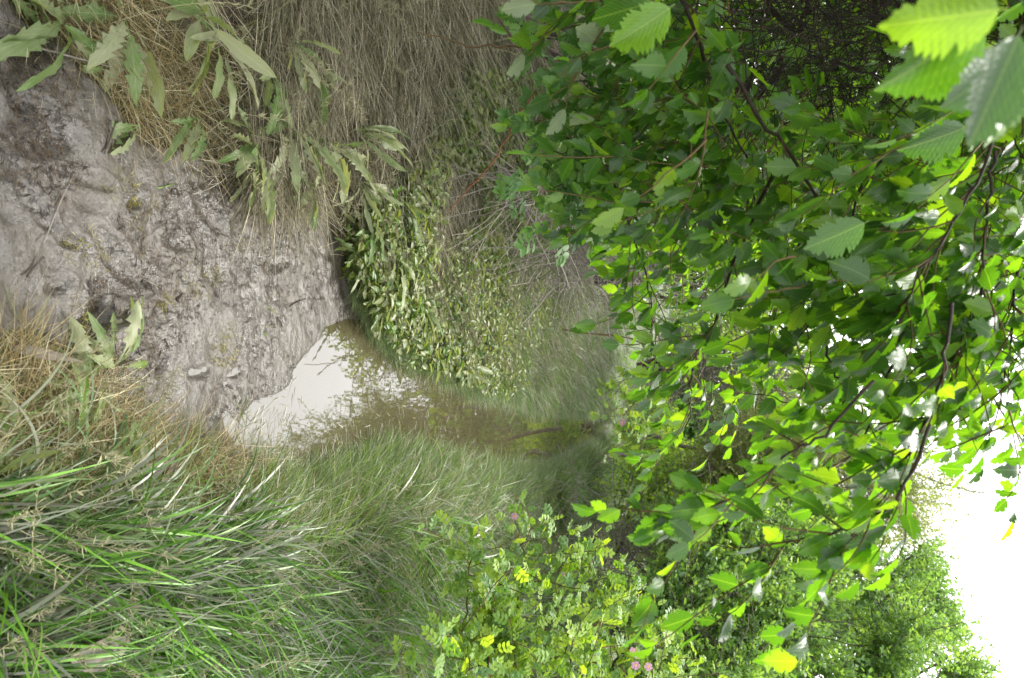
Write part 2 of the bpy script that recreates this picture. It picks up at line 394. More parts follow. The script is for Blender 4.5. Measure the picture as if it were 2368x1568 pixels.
def leaf_mesh(name, mat, L=1.0, W=.55, nst=24, teeth=11, serr=.10, fold=.22, droop=.35, pleat=.018, lobes=0.0, wide=.42, cup=0.0, tip=1.0, stalk=.08, twist=0.0, curl=0.0, power=.62, ruf=0.0):
    s = np.linspace(0, 1, nst + 1); t = np.array([-1, -.5, 0, .5, 1.])
    shape = np.maximum(np.sin(np.pi * s ** (math.log(.5) / math.log(wide))), 0) ** power * (1 - .62 * tip * s ** 3)
    shape = np.maximum(shape, .012)
    V = []; UV = []
    for i, si in enumerate(s):
        for tj in t:
            ph = (si * teeth + (.3 if tj > 0 and lobes else 0)) % 1.0
            if lobes: e = 1 - lobes * (ph ** .8) * min(1, (1 - si) * 3.2); shift = -.22 * W * (1 - ph) * lobes
            else: e = 1 + serr * (1 - 2.6 * ph); shift = serr * .35 * W * (1 - 2 * ph)
            k_ = 1 if abs(tj) == 1 else 0
            half = W * .5 * shape[i] * (e if k_ else (1 if not lobes else 1 - lobes * .35))
            x = tj * half
            y = si * L + .12 * W * abs(tj) * shape[i] * (0 if lobes else 1) + k_ * shift * shape[i]
            z = fold * abs(x) + pleat * math.sin((si - .1 * abs(tj)) * teeth * 2 * math.pi) * min(1, abs(tj) * 2) * shape[i] - cup * (x * 2 / W) ** 2 * W + ruf * math.sin(si * 17 + tj * 2) * abs(tj)
            a = twist * si; x, z = x * math.cos(a) - z * math.sin(a), x * math.sin(a) + z * math.cos(a)
            x += curl * L * si * si; z -= droop * si ** 2 * L * .5
            V.append((x, y + stalk * L, z)); UV.append((.5 + tj * .5 * shape[i], si))
    k = len(t); F = []
    for i in range(nst):
        for j in range(k - 1): a = i * k + j; F.append((a, a + 1, a + k + 1, a + k))
    b = len(V)
    V += [(-.007 * L, -.0 * L, .0), (.007 * L, 0, 0), (.006 * L, stalk * L * 1.3, 0.0), (-.006 * L, stalk * L * 1.3, 0)]; UV += [(.5, 0)] * 4
    F.append((b, b + 1, b + 2, b + 3))
    return mesh_np(name, np.array(V), np.array(F), mat, uv=UV)

def compound_leaf(name, mat, n=3, ll=.36, lw=.22):
    """a rose leaf: rachis with paired leaflets, one unit long"""
    Vs, Fs, Us = [], [], []; c = 0
    def leaflet(p, ang, size):
        nonlocal c
        s = np.linspace(0, 1, 7); t = np.array([-1, 0, 1.])
        sh = np.sin(np.pi * s ** .85) ** .7 * .5; sh = np.maximum(sh, .02)
        tilt = random.uniform(-.35, .35)
        for i, si in enumerate(s):
            for tj in t:
                x = tj * sh[i] * lw / ll * size; y = si * size; z = .25 * abs(x) - .1 * size * si ** 2 + tilt * x
                X = x * math.cos(ang) + y * math.sin(ang); Y = -x * math.sin(ang) + y * math.cos(ang)
                Vs.append((p[0] + X, p[1] + Y, p[2] + z)); Us.append((.5 + tj * .5, si))
        for i in range(6):
            for j in range(2): a = c + i * 3 + j; Fs.append((a, a + 1, a + 4, a + 3))
        c += 21
    for k in range(n):
        y = .28 + .5 * k / max(1, n - 1) * .9; z = -.08 * y * y
        for sg in (-1, 1): leaflet((0, y, z), sg * random.uniform(.85, 1.2), ll * (.85 + .15 * k / n) * random.uniform(.9, 1.05))
    leaflet((0, .72, -.05), random.uniform(-.15, .15), ll * 1.1)
    for (y0, y1) in ((0, .4), (.4, .8)):
        for y in (y0, y1):
            for x in (-.006, .006): Vs.append((x, y, -.08 * y * y - .003)); Us.append((.5, 0))
        Fs.append((c, c + 1, c + 3, c + 2)); c += 4
    return mesh_np(name, np.array(Vs), np.array(Fs), mat, uv=Us)

# instancing for what nobody could count: one object whose geometry nodes put a mesh on each point
def scatter(name, pts, rots, scl, meshes, parent=None, weights=None, **props):
    n = len(pts); coll = bpy.data.collections.new(name + '_source')
    for i, me in enumerate(meshes):
        so = bpy.data.objects.new('%s_source_%02d' % (name, i), me); coll.objects.link(so)
    me = bpy.data.meshes.new(name); me.vertices.add(n); me.vertices.foreach_set('co', np.asarray(pts, np.float32).ravel())
    a = me.attributes.new('rot', 'FLOAT_VECTOR', 'POINT'); a.data.foreach_set('vector', np.asarray(rots, np.float32).ravel())
    scl = np.asarray(scl, np.float32)
    if scl.ndim == 1: scl = np.repeat(scl[:, None], 3, 1)
    a = me.attributes.new('scl', 'FLOAT_VECTOR', 'POINT'); a.data.foreach_set('vector', scl.ravel())
    a = me.attributes.new('idx', 'INT', 'POINT'); a.data.foreach_set('value', rng.choice(len(meshes), n, p=weights).astype(np.int32))
    for m in meshes[:1]:
        me.materials.append(m.materials[0])
    o = link(name, me, parent, **props)
    g = bpy.data.node_groups.new(name + '_nodes', 'GeometryNodeTree')
    g.interface.new_socket('Geometry', in_out='INPUT', socket_type='NodeSocketGeometry')
    g.interface.new_socket('Geometry', in_out='OUTPUT', socket_type='NodeSocketGeometry')
    gi = g.nodes.new('NodeGroupInput'); go = g.nodes.new('NodeGroupOutput')
    ci = g.nodes.new('GeometryNodeCollectionInfo'); ci.inputs['Collection'].default_value = coll
    ci.inputs['Separate Children'].default_value = True; ci.inputs['Reset Children'].default_value = True
    ip = g.nodes.new('GeometryNodeInstanceOnPoints'); ip.inputs['Pick Instance'].default_value = True
    def na(nm, ty):
        q = g.nodes.new('GeometryNodeInputNamedAttribute'); q.data_type = ty; q.inputs[0].default_value = nm
        return q.outputs[0]
    e2r = g.nodes.new('FunctionNodeEulerToRotation')
    g.links.new(gi.outputs[0], ip.inputs['Points']); g.links.new(ci.outputs[0], ip.inputs['Instance'])
    g.links.new(na('idx', 'INT'), ip.inputs['Instance Index'])
    g.links.new(na('rot', 'FLOAT_VECTOR'), e2r.inputs[0]); g.links.new(e2r.outputs[0], ip.inputs['Rotation'])
    g.links.new(na('scl', 'FLOAT_VECTOR'), ip.inputs['Scale']); g.links.new(ip.outputs[0], go.inputs[0])
    md = o.modifiers.new('scatter', 'NODES'); md.node_group = g
    return o

def frame_euler(ydir, up):
    y = Vector(ydir).normalized(); z = Vector(up) - y * y.dot(Vector(up)); z.normalize(); x = y.cross(z)
    return Matrix((x, y, z)).transposed().to_euler()

# ================================================================== THE SETTING
# ground: fine sheet near the camera, coarser rings outwards, one mesh
def grid_sheet(xs, ys):
    X, Y = np.meshgrid(xs, ys); Z = hfun(X, Y); n = len(xs); m = len(ys)
    i = np.arange(m - 1)[:, None] * n + np.arange(n - 1)[None]
    F = np.stack([i, i + 1, i + n + 1, i + n], -1).reshape(-1, 4)
    return np.stack([X, Y, Z], -1).reshape(-1, 3), F
def graded(a, lo, hi, b, fine, g=1.18):
    mid = list(np.arange(lo, hi, fine)); o = []; s = fine; x = hi
    while x < b: o.append(x); s *= g; x += s
    o.append(b); l = []; s = fine; x = lo
    while x > a: s *= g; x -= s; l.append(max(x, a))
    return np.array(l[::-1] + mid + o)
V, F = grid_sheet(graded(-400, -1.5, 1.7, 400, .011, 1.12), graded(-60, 1.2, 4.2, 900, .011, 1.06))
dm = sdf(MUD, V[:, 0], V[:, 1]); dw = sdf(WATER, V[:, 0], V[:, 1])
mudm = np.clip(.5 - np.minimum(dm, dw) / .10 + fbm(V[:, 0], V[:, 1], 9, 3, 5) * .9, 0, 1)
wetm = np.clip(1 - np.maximum(dw, 0) / .22 + fbm(V[:, 0], V[:, 1], 7, 3, 6) * .6, 0, 1) * (V[:, 2] < .05)
link('ground', mesh_np('ground', V, F, M['ground'], extra={'mud': mudm, 'wet': wetm}), kind='structure')
# water: one flat sheet following the channel, lapping under the banks
wp = np.array(WATER); c = wp.mean(0)
xs = np.linspace(-1.2, 3.4, 140); ys = np.linspace(2.2, 18, 420)
X, Y = np.meshgrid(xs, ys); keep = sdf(WATER, X, Y) < .25
n = len(xs); ii = np.arange(len(ys) - 1)[:, None] * n + np.arange(n - 1)[None]
k4 = keep[:-1, :-1] | keep[1:, :-1] | keep[:-1, 1:] | keep[1:, 1:]
F = np.stack([ii, ii + 1, ii + n + 1, ii + n], -1)[k4]
V = np.stack([X, Y, X * 0 - .001], -1).reshape(-1, 3)
us, inv = np.unique(F, return_inverse=True); 
link('water', mesh_np('water', V[us], inv.reshape(-1, 4), M['water']), kind='structure')

# ================================================================== GRASS
GREEN = [(.055, .105, .018), (.09, .155, .024), (.12, .19, .03), (.18, .18, .11), (.14, .145, .09), (.36, .35, .28)]
GREENV = [(.050, .125, .016), (.085, .19, .018), (.026, .070, .012), (.165, .175, .13), (.10, .15, .05)]
DULL = [(.08, .16, .03), (.14, .18, .07), (.19, .185, .14), (.06, .10, .035), (.28, .27, .22)]
STRAW = [(.19, .175, .12), (.28, .26, .195), (.09, .08, .05), (.42, .38, .29), (.13, .15, .055)]
STRAWY = [(.22, .17, .07), (.31, .25, .13), (.09, .06, .028), (.40, .36, .24), (.12, .16, .05)]
T = {}
T['right'] = [tuft('tuft', 10, .06, (.20, .52), (.005, .0125), (.35, 1.1), (.3, 1.6), GREENV, [5, 4, 4, 3, 3], M['grass'], 7, .6) for _ in range(6)]
T['rightd'] = [tuft('tuft', 16, .06, (.16, .42), (.003, .007), (.6, 1.25), (.1, 1.5), GREEN, [3, 4, 4, 4, 2, 2.5], M['grass'], 6, 1.1, .9) for _ in range(8)]
T['dull'] = [tuft('tuft', 22, .06, (.16, .36), (.002, .0045), (.6, 1.25), (.2, 1.0), DULL, [4, 3, 2, 4, 1], M['grass'], 4, .8) for _ in range(6)]
T['dead'] = [tuft('tuft', 20, .08, (.18, .50), (.0018, .0042), (1.0, 1.5), (-.25, .5), STRAW, [4, 3, 3, 1.5, 2], M['straw'], 6, .85) for _ in range(6)]
T['straw'] = [tuft('tuft', 16, .05, (.08, .24), (.0011, .0024), (.9, 1.5), (-.3, .6), STRAWY, [3, 3, 3, 2, 2], M['straw'], 4, 1.6) for _ in range(6)]
T['curl'] = [tuft('tuft', 4, .05, (.25, .5), (.006, .010), (.4, 1.0), (1.2, 2.6), [(.24, .27, .19), (.30, .31, .25), (.12, .2, .08)], None, M['grass'], 9, .8) for _ in range(5)]
T['short'] = [tuft('tuft', 26, .07, (.10, .22), (.003, .006), (.2, .8), (.2, .8), GREENV, None, M['grass'], 3, 2.0) for _ in range(4)]
def gsample(n, x0=-350, x1=1560, y0=-500, y1=2050):
    px = rng.uniform(x0, x1, n); py = rng.uniform(y0, y1, n); p = G(px, py)
    return px, py, p[:, 0], p[:, 1]
def place(name, cond, n, kind, az, azj, scl, label=None, dist_gain=.06, **kw):
    px, py, x, y = gsample(n, **kw)
    d = np.minimum(sdf(MUD, x, y), sdf(WATER, x, y))
    ok = cond(px, py, x, y, d) & (y < 75) & (y > -1.0)
    px, py, x, y = px[ok], py[ok], x[ok], y[ok]; m = len(x)
    z = hfun(x, y, False); dist = np.hypot(x, y)
    a = (az(px, py) if callable(az) else az) + rng.normal(0, azj, m)
    s = rng.uniform(*scl, m) * (1 + dist_gain * np.clip(dist - 3, 0, 25))
    rots = np.stack([rng.normal(0, .08, m), rng.normal(0, .08, m), a], -1)
    s3 = np.stack([s, s, np.minimum(s, np.clip(s, 0, 1.3))], -1)
    return scatter(name, np.stack([x, y, z], -1), rots, s3, T[kind], kind='stuff')
cl = lambda x: np.clip(x, 0, 1)
LEFT = lambda px, py: py < np.interp(px, [0, 400, 830, 1000, 1200, 1380, 1600], [380, 500, 800, 930, 990, 990, 990])
nrand = lambda x: rng.uniform(0, 1, len(x))
# right bank: vivid long blades near the lower right, duller silted blades towards the stream
place('green_grass', lambda px, py, x, y, d: ~LEFT(px, py) & (d > .22) & (py > 1100 + .10 * px) & (nrand(px) < cl((py - 1150) / 200 + .2)), 17000, 'right', lambda px, py: .55 + 1.1 * vnoise(px / 110., py / 90., 91) + .5 * vnoise(px / 40., py / 40., 92), .35, (.55, 1.15))
place('thatch', lambda px, py, x, y, d: ~LEFT(px, py) & (d > np.where(px > 700, .2, .08)), 2200, 'straw', 0, 3, (.8, 1.6))
place('curled_grass', lambda px, py, x, y, d: ~LEFT(px, py) & (d > .15) & (py > 1020), 3200, 'curl', .6, 1.5, (.45, .85))
place('near_bank_grass', lambda px, py, x, y, d: ~LEFT(px, py) & (d > .14) & (px < 560) & (py > 850), 3400, 'rightd', .3, 1.2, (.35, .7))
place('silted_grass', lambda px, py, x, y, d: ~LEFT(px, py) & (d > np.where(px < 1400, .18, .06)) & (px > 480) & (py > 1010) , 24000, 'rightd', lambda px, py: .75 + 1.2 * vnoise(px / 90., py / 80., 93), .8, (.6, .95))
place('stream_edge_grass', lambda px, py, x, y, d: ~LEFT(px, py) & (d > np.where(px < 1400, .14, .05)) & (px > 800) & (d < 2.5), 14000, 'dull', lambda px, py: np.where(px > 1200, 2.0, 1.2), .7, (.6, .9))
place('water_edge_grass', lambda px, py, x, y, d: (d > -.01) & (d < .22) & (px > 690) & (sdf(MUD, x, y) > .02) & (LEFT(px, py) | (nrand(px) < .25)), 16000, 'dull', lambda px, py: np.where(LEFT(px, py), 0.2, 2.6), .8, (.28, .55), x0=680, x1=1120, y0=650, y1=1250)
place('channel_edge_grass', lambda px, py, x, y, d: (d > .0) & (d < .35), 14000, 'dull', lambda px, py: np.where(LEFT(px, py), 1.6, 1.6), .9, (.30, .5), x0=1100, x1=1420, y0=850, y1=1150, dist_gain=.01)
place('right_edge_grass', lambda px, py, x, y, d: ~LEFT(px, py) & (d > -.03) & (d < .3) & (px > 560), 5000, 'rightd', 1.4, 1.1, (.3, .6), x0=560, x1=1200, y0=850, y1=1250)
place('pale_curled_blades', lambda px, py, x, y, d: LEFT(px, py) & (px > 1080) & (py > 560) & (d > .2), 3000, 'curl', 0, 3, (.35, .7), x0=1080, dist_gain=.03)
place('far_right_grass', lambda px, py, x, y, d: ~LEFT(px, py) & (d > .25) & (px > 1260), 6000, 'short', 0, 3, (.9, 1.3), x0=1250, x1=1500, y0=960, y1=1450)
# left bank
place('dead_grass', lambda px, py, x, y, d: LEFT(px, py) & (d > np.where(px > 720, .38, .10)) & (px > 540) & (nrand(px) < cl(1.15 - (px - 1150) / 600)), 22000, 'dead', lambda px, py: -1.25 + .25 * np.sin(px / 130.) , .28, (.7, 1.1))
place('matted_straw', lambda px, py, x, y, d: (d > np.where(px > 720, .12, .03)) & (px < 1300) & (nrand(px) < np.where(d < .35, 1, .22)) & ((py < 640) | (py > 780) | (px > 780)), 17000, 'straw', 0, 3, (.7, 1.2))
place('far_bank_grass', lambda px, py, x, y, d: LEFT(px, py) & (px > 1060) & (py > 560) & (d > np.where(px > 1150, .16, .10)) & (nrand(px) < cl((px - 1050) / 150)), 32000, 'dull', lambda px, py: -.5 + .3 * np.sin(px / 60.), .5, (.75, 1.1), dist_gain=.04)
place('bright_far_grass', lambda px, py, x, y, d: (px > 1480) & (d > .3), 9000, 'short', 0, 3, (1.2, 1.9), x0=1470, x1=1590, y0=-700, y1=2300)

def seed_stalk():
    Vs, Fs, Cs = [], [], []; c = 0
    for q in range(2):
        ln = wander((random.gauss(0, .03), random.gauss(0, .03), 0), (random.uniform(.2, .9), random.gauss(0, .3), 1), random.uniform(.3, .5), 8, .08, .07); V, F = tube(ln, .0009, 3)
        Vs.append(V); Fs.append(F + c); Cs.append(np.tile([[.24, .22, .12]], (len(V), 1))); c += len(V)
        for k in range(26):
            f = 5 + 3 * random.random(); i = min(7, int(f)); p = ln[i] + (ln[i + 1] - ln[i]) * (f - i); w = wander(p, rng.normal(0, .6, 3) + [0, 0, .8], random.uniform(.012, .035), 2, .2); V, F = tube(w, [.0004, .0016, .0006], 3)
            Vs.append(V); Fs.append(F + c); Cs.append(np.tile([[.27, .26, .15]], (len(V), 1))); c += len(V)
    return mesh_np('seed_stalk', np.concatenate(Vs), np.concatenate(Fs), M['straw'], col=np.concatenate(Cs))
T['seed'] = [seed_stalk() for _ in range(5)]
place('seed_heads', lambda px, py, x, y, d: (d > .12) & (d < 3) & (px < 1300), 420, 'seed', 0, 2.5, (.7, 1.1))
# moss strands and small straw on the mud
mossT = [tuft('moss', 40, .035, (.01, .03), (.0012, .0028), (.6, 1.5), (-.3, .8), [(.18, .17, .03), (.25, .22, .06), (.12, .11, .02)], None, M['moss'], 2, 2.5) for _ in range(3)]
mp = [(430, 660), (165, 745), (500, 820), (505, 790), (260, 480), (330, 160), (560, 500), (780, 610), (310, 260), (470, 640), (210, 600), (360, 690), (540, 560), (520, 760), (240, 430), (300, 470), (155, 60), (130, 560)]
pp = []
for a, b in mp:
    for _ in range(7): pp.append(G(a + rng.normal(0, 14), b + rng.normal(0, 9)))
pp = np.array(pp); pp[:, 2] = hfun(pp[:, 0], pp[:, 1]) + .002
scatter('moss', pp, np.stack([pp[:, 0] * 0, pp[:, 0] * 0, rng.uniform(0, 6, len(pp))], -1), rng.uniform(.6, 1.2, len(pp)), mossT, kind='stuff')
# dark plant bits pressed in the mud
def bit(name, L, r, mat):
    l = wander((0, 0, 0), (1, 0, 0), L, 4, .22); l[:, 2] = np.abs(l[:, 2]) * .4; l -= l.mean(0); V, F = tube(l, [r * .6, r, r, r * .8, r * .4], 4)
    return mesh_np(name, V, F, mat)
bits = [bit('bit', random.uniform(.008, .032), random.uniform(.0011, .0026), M['wetwood']) for _ in range(8)] + [bit('bit', .08, .0007, M['shoot']) for _ in range(3)]
px, py, x, y = gsample(12000, -100, 850, 60, 1000); ok = (sdf(MUD, x, y) < 0) & (sdf(WATER, x, y) > .01) & (fbm(x, y, 5, 2, 8) > -.05); x, y = x[ok], y[ok]
scatter('plant_litter', np.stack([x, y, hfun(x, y) + .005], -1), np.stack([x * 0, rng.normal(0, .15, len(x)), rng.uniform(0, 6.3, len(x))], -1), rng.uniform(.3, 1.0, len(x)), bits, kind='stuff')
# straw and blades floating at the water's edge
fl = [tuft('floating', 5, .05, (.06, .2), (.002, .006), (1.45, 1.56), (.0, .05), [(.20, .18, .12), (.14, .12, .07), (.30, .29, .25)], None, M['straw'], 3, .5, twist=.1) for _ in range(4)]
px, py, x, y = gsample(2200, 600, 1350, 740, 1130); dw_ = sdf(WATER, x, y)
ok = (dw_ < 0) & (rng.uniform(0, 1, len(x)) < np.exp(dw_ / .12)) & ~((px > 690) & (px < 900) & (py < 960)); x, y = x[ok], y[ok]
scatter('floating_straw', np.stack([x, y, x * 0 + .002], -1), np.stack([x * 0, x * 0, rng.normal(-.6, .5, len(x))], -1), rng.uniform(.5, 1.1, len(x)), fl, kind='stuff')

# ================================================================== HERBS (small leaved ground cover)
def herb_mesh(nl, mat, L=.12, ls=.03):
    Vs, Fs = [], []; UVs = []; c = 0
    for st in range(3):
        ln = wander((0, 0, 0), (random.uniform(-.7, .7), random.uniform(-.7, .7), 1), L * random.uniform(.6, 1.2), 5, .2, .1)
        V, F = tube(ln, .0012, 3); Vs.append(V); Fs.append(F + c); UVs += [(.5, 0)] * len(V); c += len(V)
        for k in range(nl):
            p = ln[1 + k % 5]; d = Vector((random.gauss(0, 1), random.gauss(0, 1), random.uniform(-.3, .6))).normalized()
            e = frame_euler(d, (random.gauss(0, .4), random.gauss(0, .4), 1)).to_matrix(); s = np.linspace(0, 1, 5)
            sz = ls * random.uniform(.6, 1.2); vv = []
            for si in s:
                w = math.sin(math.pi * si ** .8) * .22 + .01
                for t in (-1, 0, 1): vv.append(Vector(p) + e @ Vector((t * w * sz, si * sz, .12 * abs(t) * sz - .25 * si * si * sz))); UVs.append((.5 + .5 * t, si))
            ff = [(c + i * 3 + j, c + i * 3 + j + 1, c + i * 3 + j + 4, c + i * 3 + j + 3) for i in range(4) for j in range(2)]
            Vs.append(np.array([tuple(q) for q in vv])); Fs.append(np.array(ff)); c += 15
    return mesh_np('herb', np.concatenate(Vs), np.concatenate(Fs), mat, uv=UVs)
T['herb'] = [herb_mesh(6, M['herb'], .13, .045) for _ in range(6)]
HERB = gpoly([(800, 640), (850, 560), (940, 430), (960, 300), (1120, 240), (1230, 330), (1260, 480), (1190, 640), (1230, 720), (1150, 850), (1130, 925), (1040, 875), (985, 840), (915, 805), (870, 750), (800, 735)])
hp = lambda px, py, x, y, d: (sdf(HERB, x, y) < .25) & (d > .01)
px, py, x, y = gsample(9000, 780, 1300, 180, 900); d = np.minimum(sdf(MUD, x, y), sdf(WATER, x, y))
ok = hp(px, py, x, y, d) & ((fbm(x, y, 2.5, 2, 50) > -.28) | (d < .35)); x, y = x[ok], y[ok]; m = len(x)
scatter('ground_cover_herbs', np.stack([x, y, hfun(x, y, False)], -1), np.stack([rng.normal(0, .2, m), rng.normal(0, .2, m), rng.uniform(0, 6.3, m)], -1), rng.uniform(.6, 1.4, m), T['herb'], kind='stuff')

# ================================================================== BROAD-LEAVED WEEDS: each plant a thing, each leaf a part
WL = [leaf_mesh('weed_leaf', M['weed'], 1, w, 30, te, .0, f, dr, .0, lobes=lo, wide=.60, cup=0, tip=.3, stalk=.16, twist=tw_, curl=cu, power=.8, ruf=.02)
      for (w, te, f, dr, lo, tw_, cu) in ((.32, 6, .3, .5, .72, .5, .12), (.36, 7, .2, 1.0, .6, -.7, -.1), (.30, 5, .5, .2, .78, .9, .2), (.26, 8, .4, 1.3, .5, -.3, -.25), (.38, 6, -.2, .8, .65, 1.3, .05), (.28, 7, .6, .4, .7, -1.0, .2))]
WS = [leaf_mesh('weed_leaf', M['weed'], 1, w, 18, 8, .05, f, dr, .004, wide=.58, tip=.4, stalk=.15, twist=tw_, curl=cu, ruf=.015) for (w, f, dr, tw_, cu) in ((.18, .4, .8, .6, .1), (.23, .2, .4, -.5, -.15), (.10, .6, 1.3, .8, .3), (.15, .5, -.2, -1.2, -.2))]
WD = [leaf_mesh('weed_leaf', M['weed_dry'], 1, .24, 18, 5, .0, .4, .4, .01, lobes=.2, wide=.55, tip=.8)]
def weed(px, py, n, L, lab, meshes, aim=None, spread=3.2, rise=.45, name='broadleaf_weed', grp='silt-coated broad-leaved weeds', h0=.015, cat='plant'):
    g = G(px, py, .08); z = float(hfun(g[0], g[1])); g = G(px, py, z + .03)
    h0 = h0 + (0.05 if px > 380 and py < 900 else .01); L = L * 1.2
    t = thing(name, lab, cat, (g[0], g[1], z + h0), grp)
    n = int(n * 1.7); L *= 1.0 if px < 340 and py < 320 else .84
    for k in range(n):
        a = (aim if aim is not None else 0) + (rng.uniform(-spread, spread) if aim is not None else (k / n * 2 * math.pi + rng.normal(0, .3)))
        el = rng.uniform(.02, rise * 1.3); d = Vector((math.sin(a) * math.cos(el), math.cos(a) * math.cos(el), math.sin(el)))
        o = link('leaf', random.choice(meshes), t)
        o.rotation_euler = frame_euler(d, (rng.normal(0, .45), rng.normal(0, .45), 1)); s = L * rng.uniform(.55, 1.05)
        o.scale = (s * rng.uniform(.85, 1.2), s, s); o.location = (d.x * .01, d.y * .01, rng.uniform(0, .02))
    return t
# aim: direction the leaves reach, 0 = away from camera, pi/2 = to the stream
weed(150, 35, 6, .20, 'large pale toothed weed with mud-caked leaves in the nearest corner of the left bank', WL, 3.0, 1.3)
weed(120, 80, 4, .16, 'half-buried toothed weed lying on the mud beside a pale straw', WL, 3.4, .8)
weed(285, 40, 7, .19, 'pale weed with drooping lobed leaves between mud and strap-leaved weed', WL, 2.6, 1.6)
weed(240, 150, 3, .15, 'small jagged weed leaning over the mud edge near the dark stick', WL, 2.8, .7)
weed(440, 40, 7, .24, 'weed with long narrow curling strap leaves on straw', WS, 2.6, 1.4, .7)
weed(480, 95, 6, .20, 'second strap-leaved weed with curled leaves, farther from the mud', WS, 2.4, 1.6, .6)
weed(320, 290, 3, .18, 'single jagged leaf plant drooping down onto the bare mud', WL, 2.6, .5, .3)
weed(435, 270, 4, .17, 'thin weed with one long leaf hanging off the straw tuft to the mud', WL, 2.3, .5, .3)
weed(640, 95, 5, .17, 'weed with two upright pale leaves in dead grass on the left bank', WL, .4, 1.5, .9)
weed(600, 170, 6, .19, 'toothed weed with drooping leaves just below the two-leaved weed', WL, 1.8, 1.5, .5)
weed(700, 160, 4, .17, 'lone serrated weed with a narrow pale leaf standing in dead grass', WL, 1.0, 1.2, .8)
weed(560, 330, 8, .24, 'big toothed weed with leaves folded down over the mud edge', WL, 2.5, 1.3, .5)
weed(640, 290, 9, .25, 'largest green weed rosette with leaves reaching toward the stream', WL, 1.6, 1.7, .6)
weed(740, 330, 8, .23, 'broad weed with deep green leaves and cream patches in mid left bank', WL, 1.5, 1.6, .7)
weed(800, 300, 6, .25, 'weed with yellow-green upright spoon leaf and silvery tip', WS, .8, 1.2, .9)
weed(700, 440, 7, .20, 'pale cream-leaved weed by the hollow at the bank edge', WL, 2.2, 1.3, .5)
weed(815, 420, 7, .20, 'weed with smooth green leaves beside the orange cane tip', WS, 1.2, 1.2, .7)
weed(905, 455, 6, .24, 'weed with two long smooth tongue-shaped leaves pointing away', WS, .5, .9, .5)
weed(830, 500, 6, .19, 'yellow-green weed with silt on one side above the mud spit', WL, 1.6, 1.4, .6)
weed(810, 590, 6, .18, 'grey mud-crusted weed at the foot of the left bank', WL, 2.0, 1.6, .4)
weed(890, 590, 7, .20, 'jagged weed with a long narrow leaf over pale herbs', WL, 1.0, 1.5, .6)
weed(860, 680, 7, .17, 'dark green weed at the water end of the mud', WL, 2.2, 1.5, .5)
weed(950, 700, 7, .20, 'leafy weed among herbs above the pool', WS, 1.2, 2.0, .7)
weed(985, 800, 8, .21, 'weed with broad leaves trailing over the water edge', WS, 1.4, 1.6, .6)
weed(1060, 840, 7, .24, 'last leafy weed along the left water edge before the fine grass', WS, 1.2, 1.8, .6)
weed(260, 850, 7, .15, 'curled pale weed on the right edge of the mud', WL, -1.5, 1.6, .6)
weed(200, 905, 6, .15, 'green weed with drooping wavy leaf behind the curled pale weed', WL, -2.6, 1.2, .4)
weed(180, 1010, 7, .17, 'toothed weed under matted grass on the right bank', WL, -2.2, 1.6, .5)
weed(40, 1040, 8, .15, 'bright green broad weed nearest the camera on the right bank', WL, 2.9, 1.8, .4)
weed(-60, 1130, 6, .20, 'glossy large-leaved weed rising at the near right edge', WL, .3, 1.8, 1.0)
weed(290, 1080, 4, .16, 'small weed with one brown-tipped leaf in matted straw', WL, 2.8, 1.2, .4)
weed(410, 1050, 3, .20, 'weed with a dull brown silted leaf lying in wet straw', WD, 2.6, .8, .3)
weed(790, 1085, 3, .10, 'lone pale folded leaf plant at the grassy right water edge', WS, -2.4, .8, .5)
weed(830, 1165, 2, .10, 'tiny cream-leaved sprout in the right bank grass', WS, -1.0, .8, .9)
weed(300, 950, 4, .14, 'small weed with twisted leaves beside wet brown straw', WL, 2.2, 1.4, .5)
weed(584, 700, 2, .05, 'tiny green seedling alone on the bare mud', WS, 0, 1.5, .8, grp='seedlings on the mud')
weed(575, 765, 2, .05, 'tiny seedling on wet mud nearest the little puddle', WS, 0, 1.5, .8, grp='seedlings on the mud')

# single fallen leaves and sticks
def lone_leaf(px, py, L, az, lab, mesh, name='fallen_leaf', tilt=.15, h=.015):
    g = G(px, py, .05); z = float(hfun(g[0], g[1]))
    o = link(name, mesh, None, label=lab, category='leaf'); o.location = (g[0], g[1], z + h); o.scale = (L, L, L)
    o.rotation_euler = frame_euler((math.sin(az), math.cos(az), tilt), (.2, -.3, 1))
DL = leaf_mesh('dry_leaf', M['weed_dry'], 1, .42, 20, 3, .02, .35, .25, .01, wide=.45, tip=.9)
DN = leaf_mesh('dry_strap', M['weed_dry'], 1, .16, 20, 3, .02, .5, -.35, .01, wide=.35, tip=.9)
lone_leaf(-70, 1500, .20, .25, 'broad brown dry leaf with pointed tip resting on green grass blades', DL, tilt=.1, h=.20)
lone_leaf(8, 800, .17, .2, 'long pinkish dry strap leaf curving over mud at the near edge', DN, tilt=.2, h=.03)
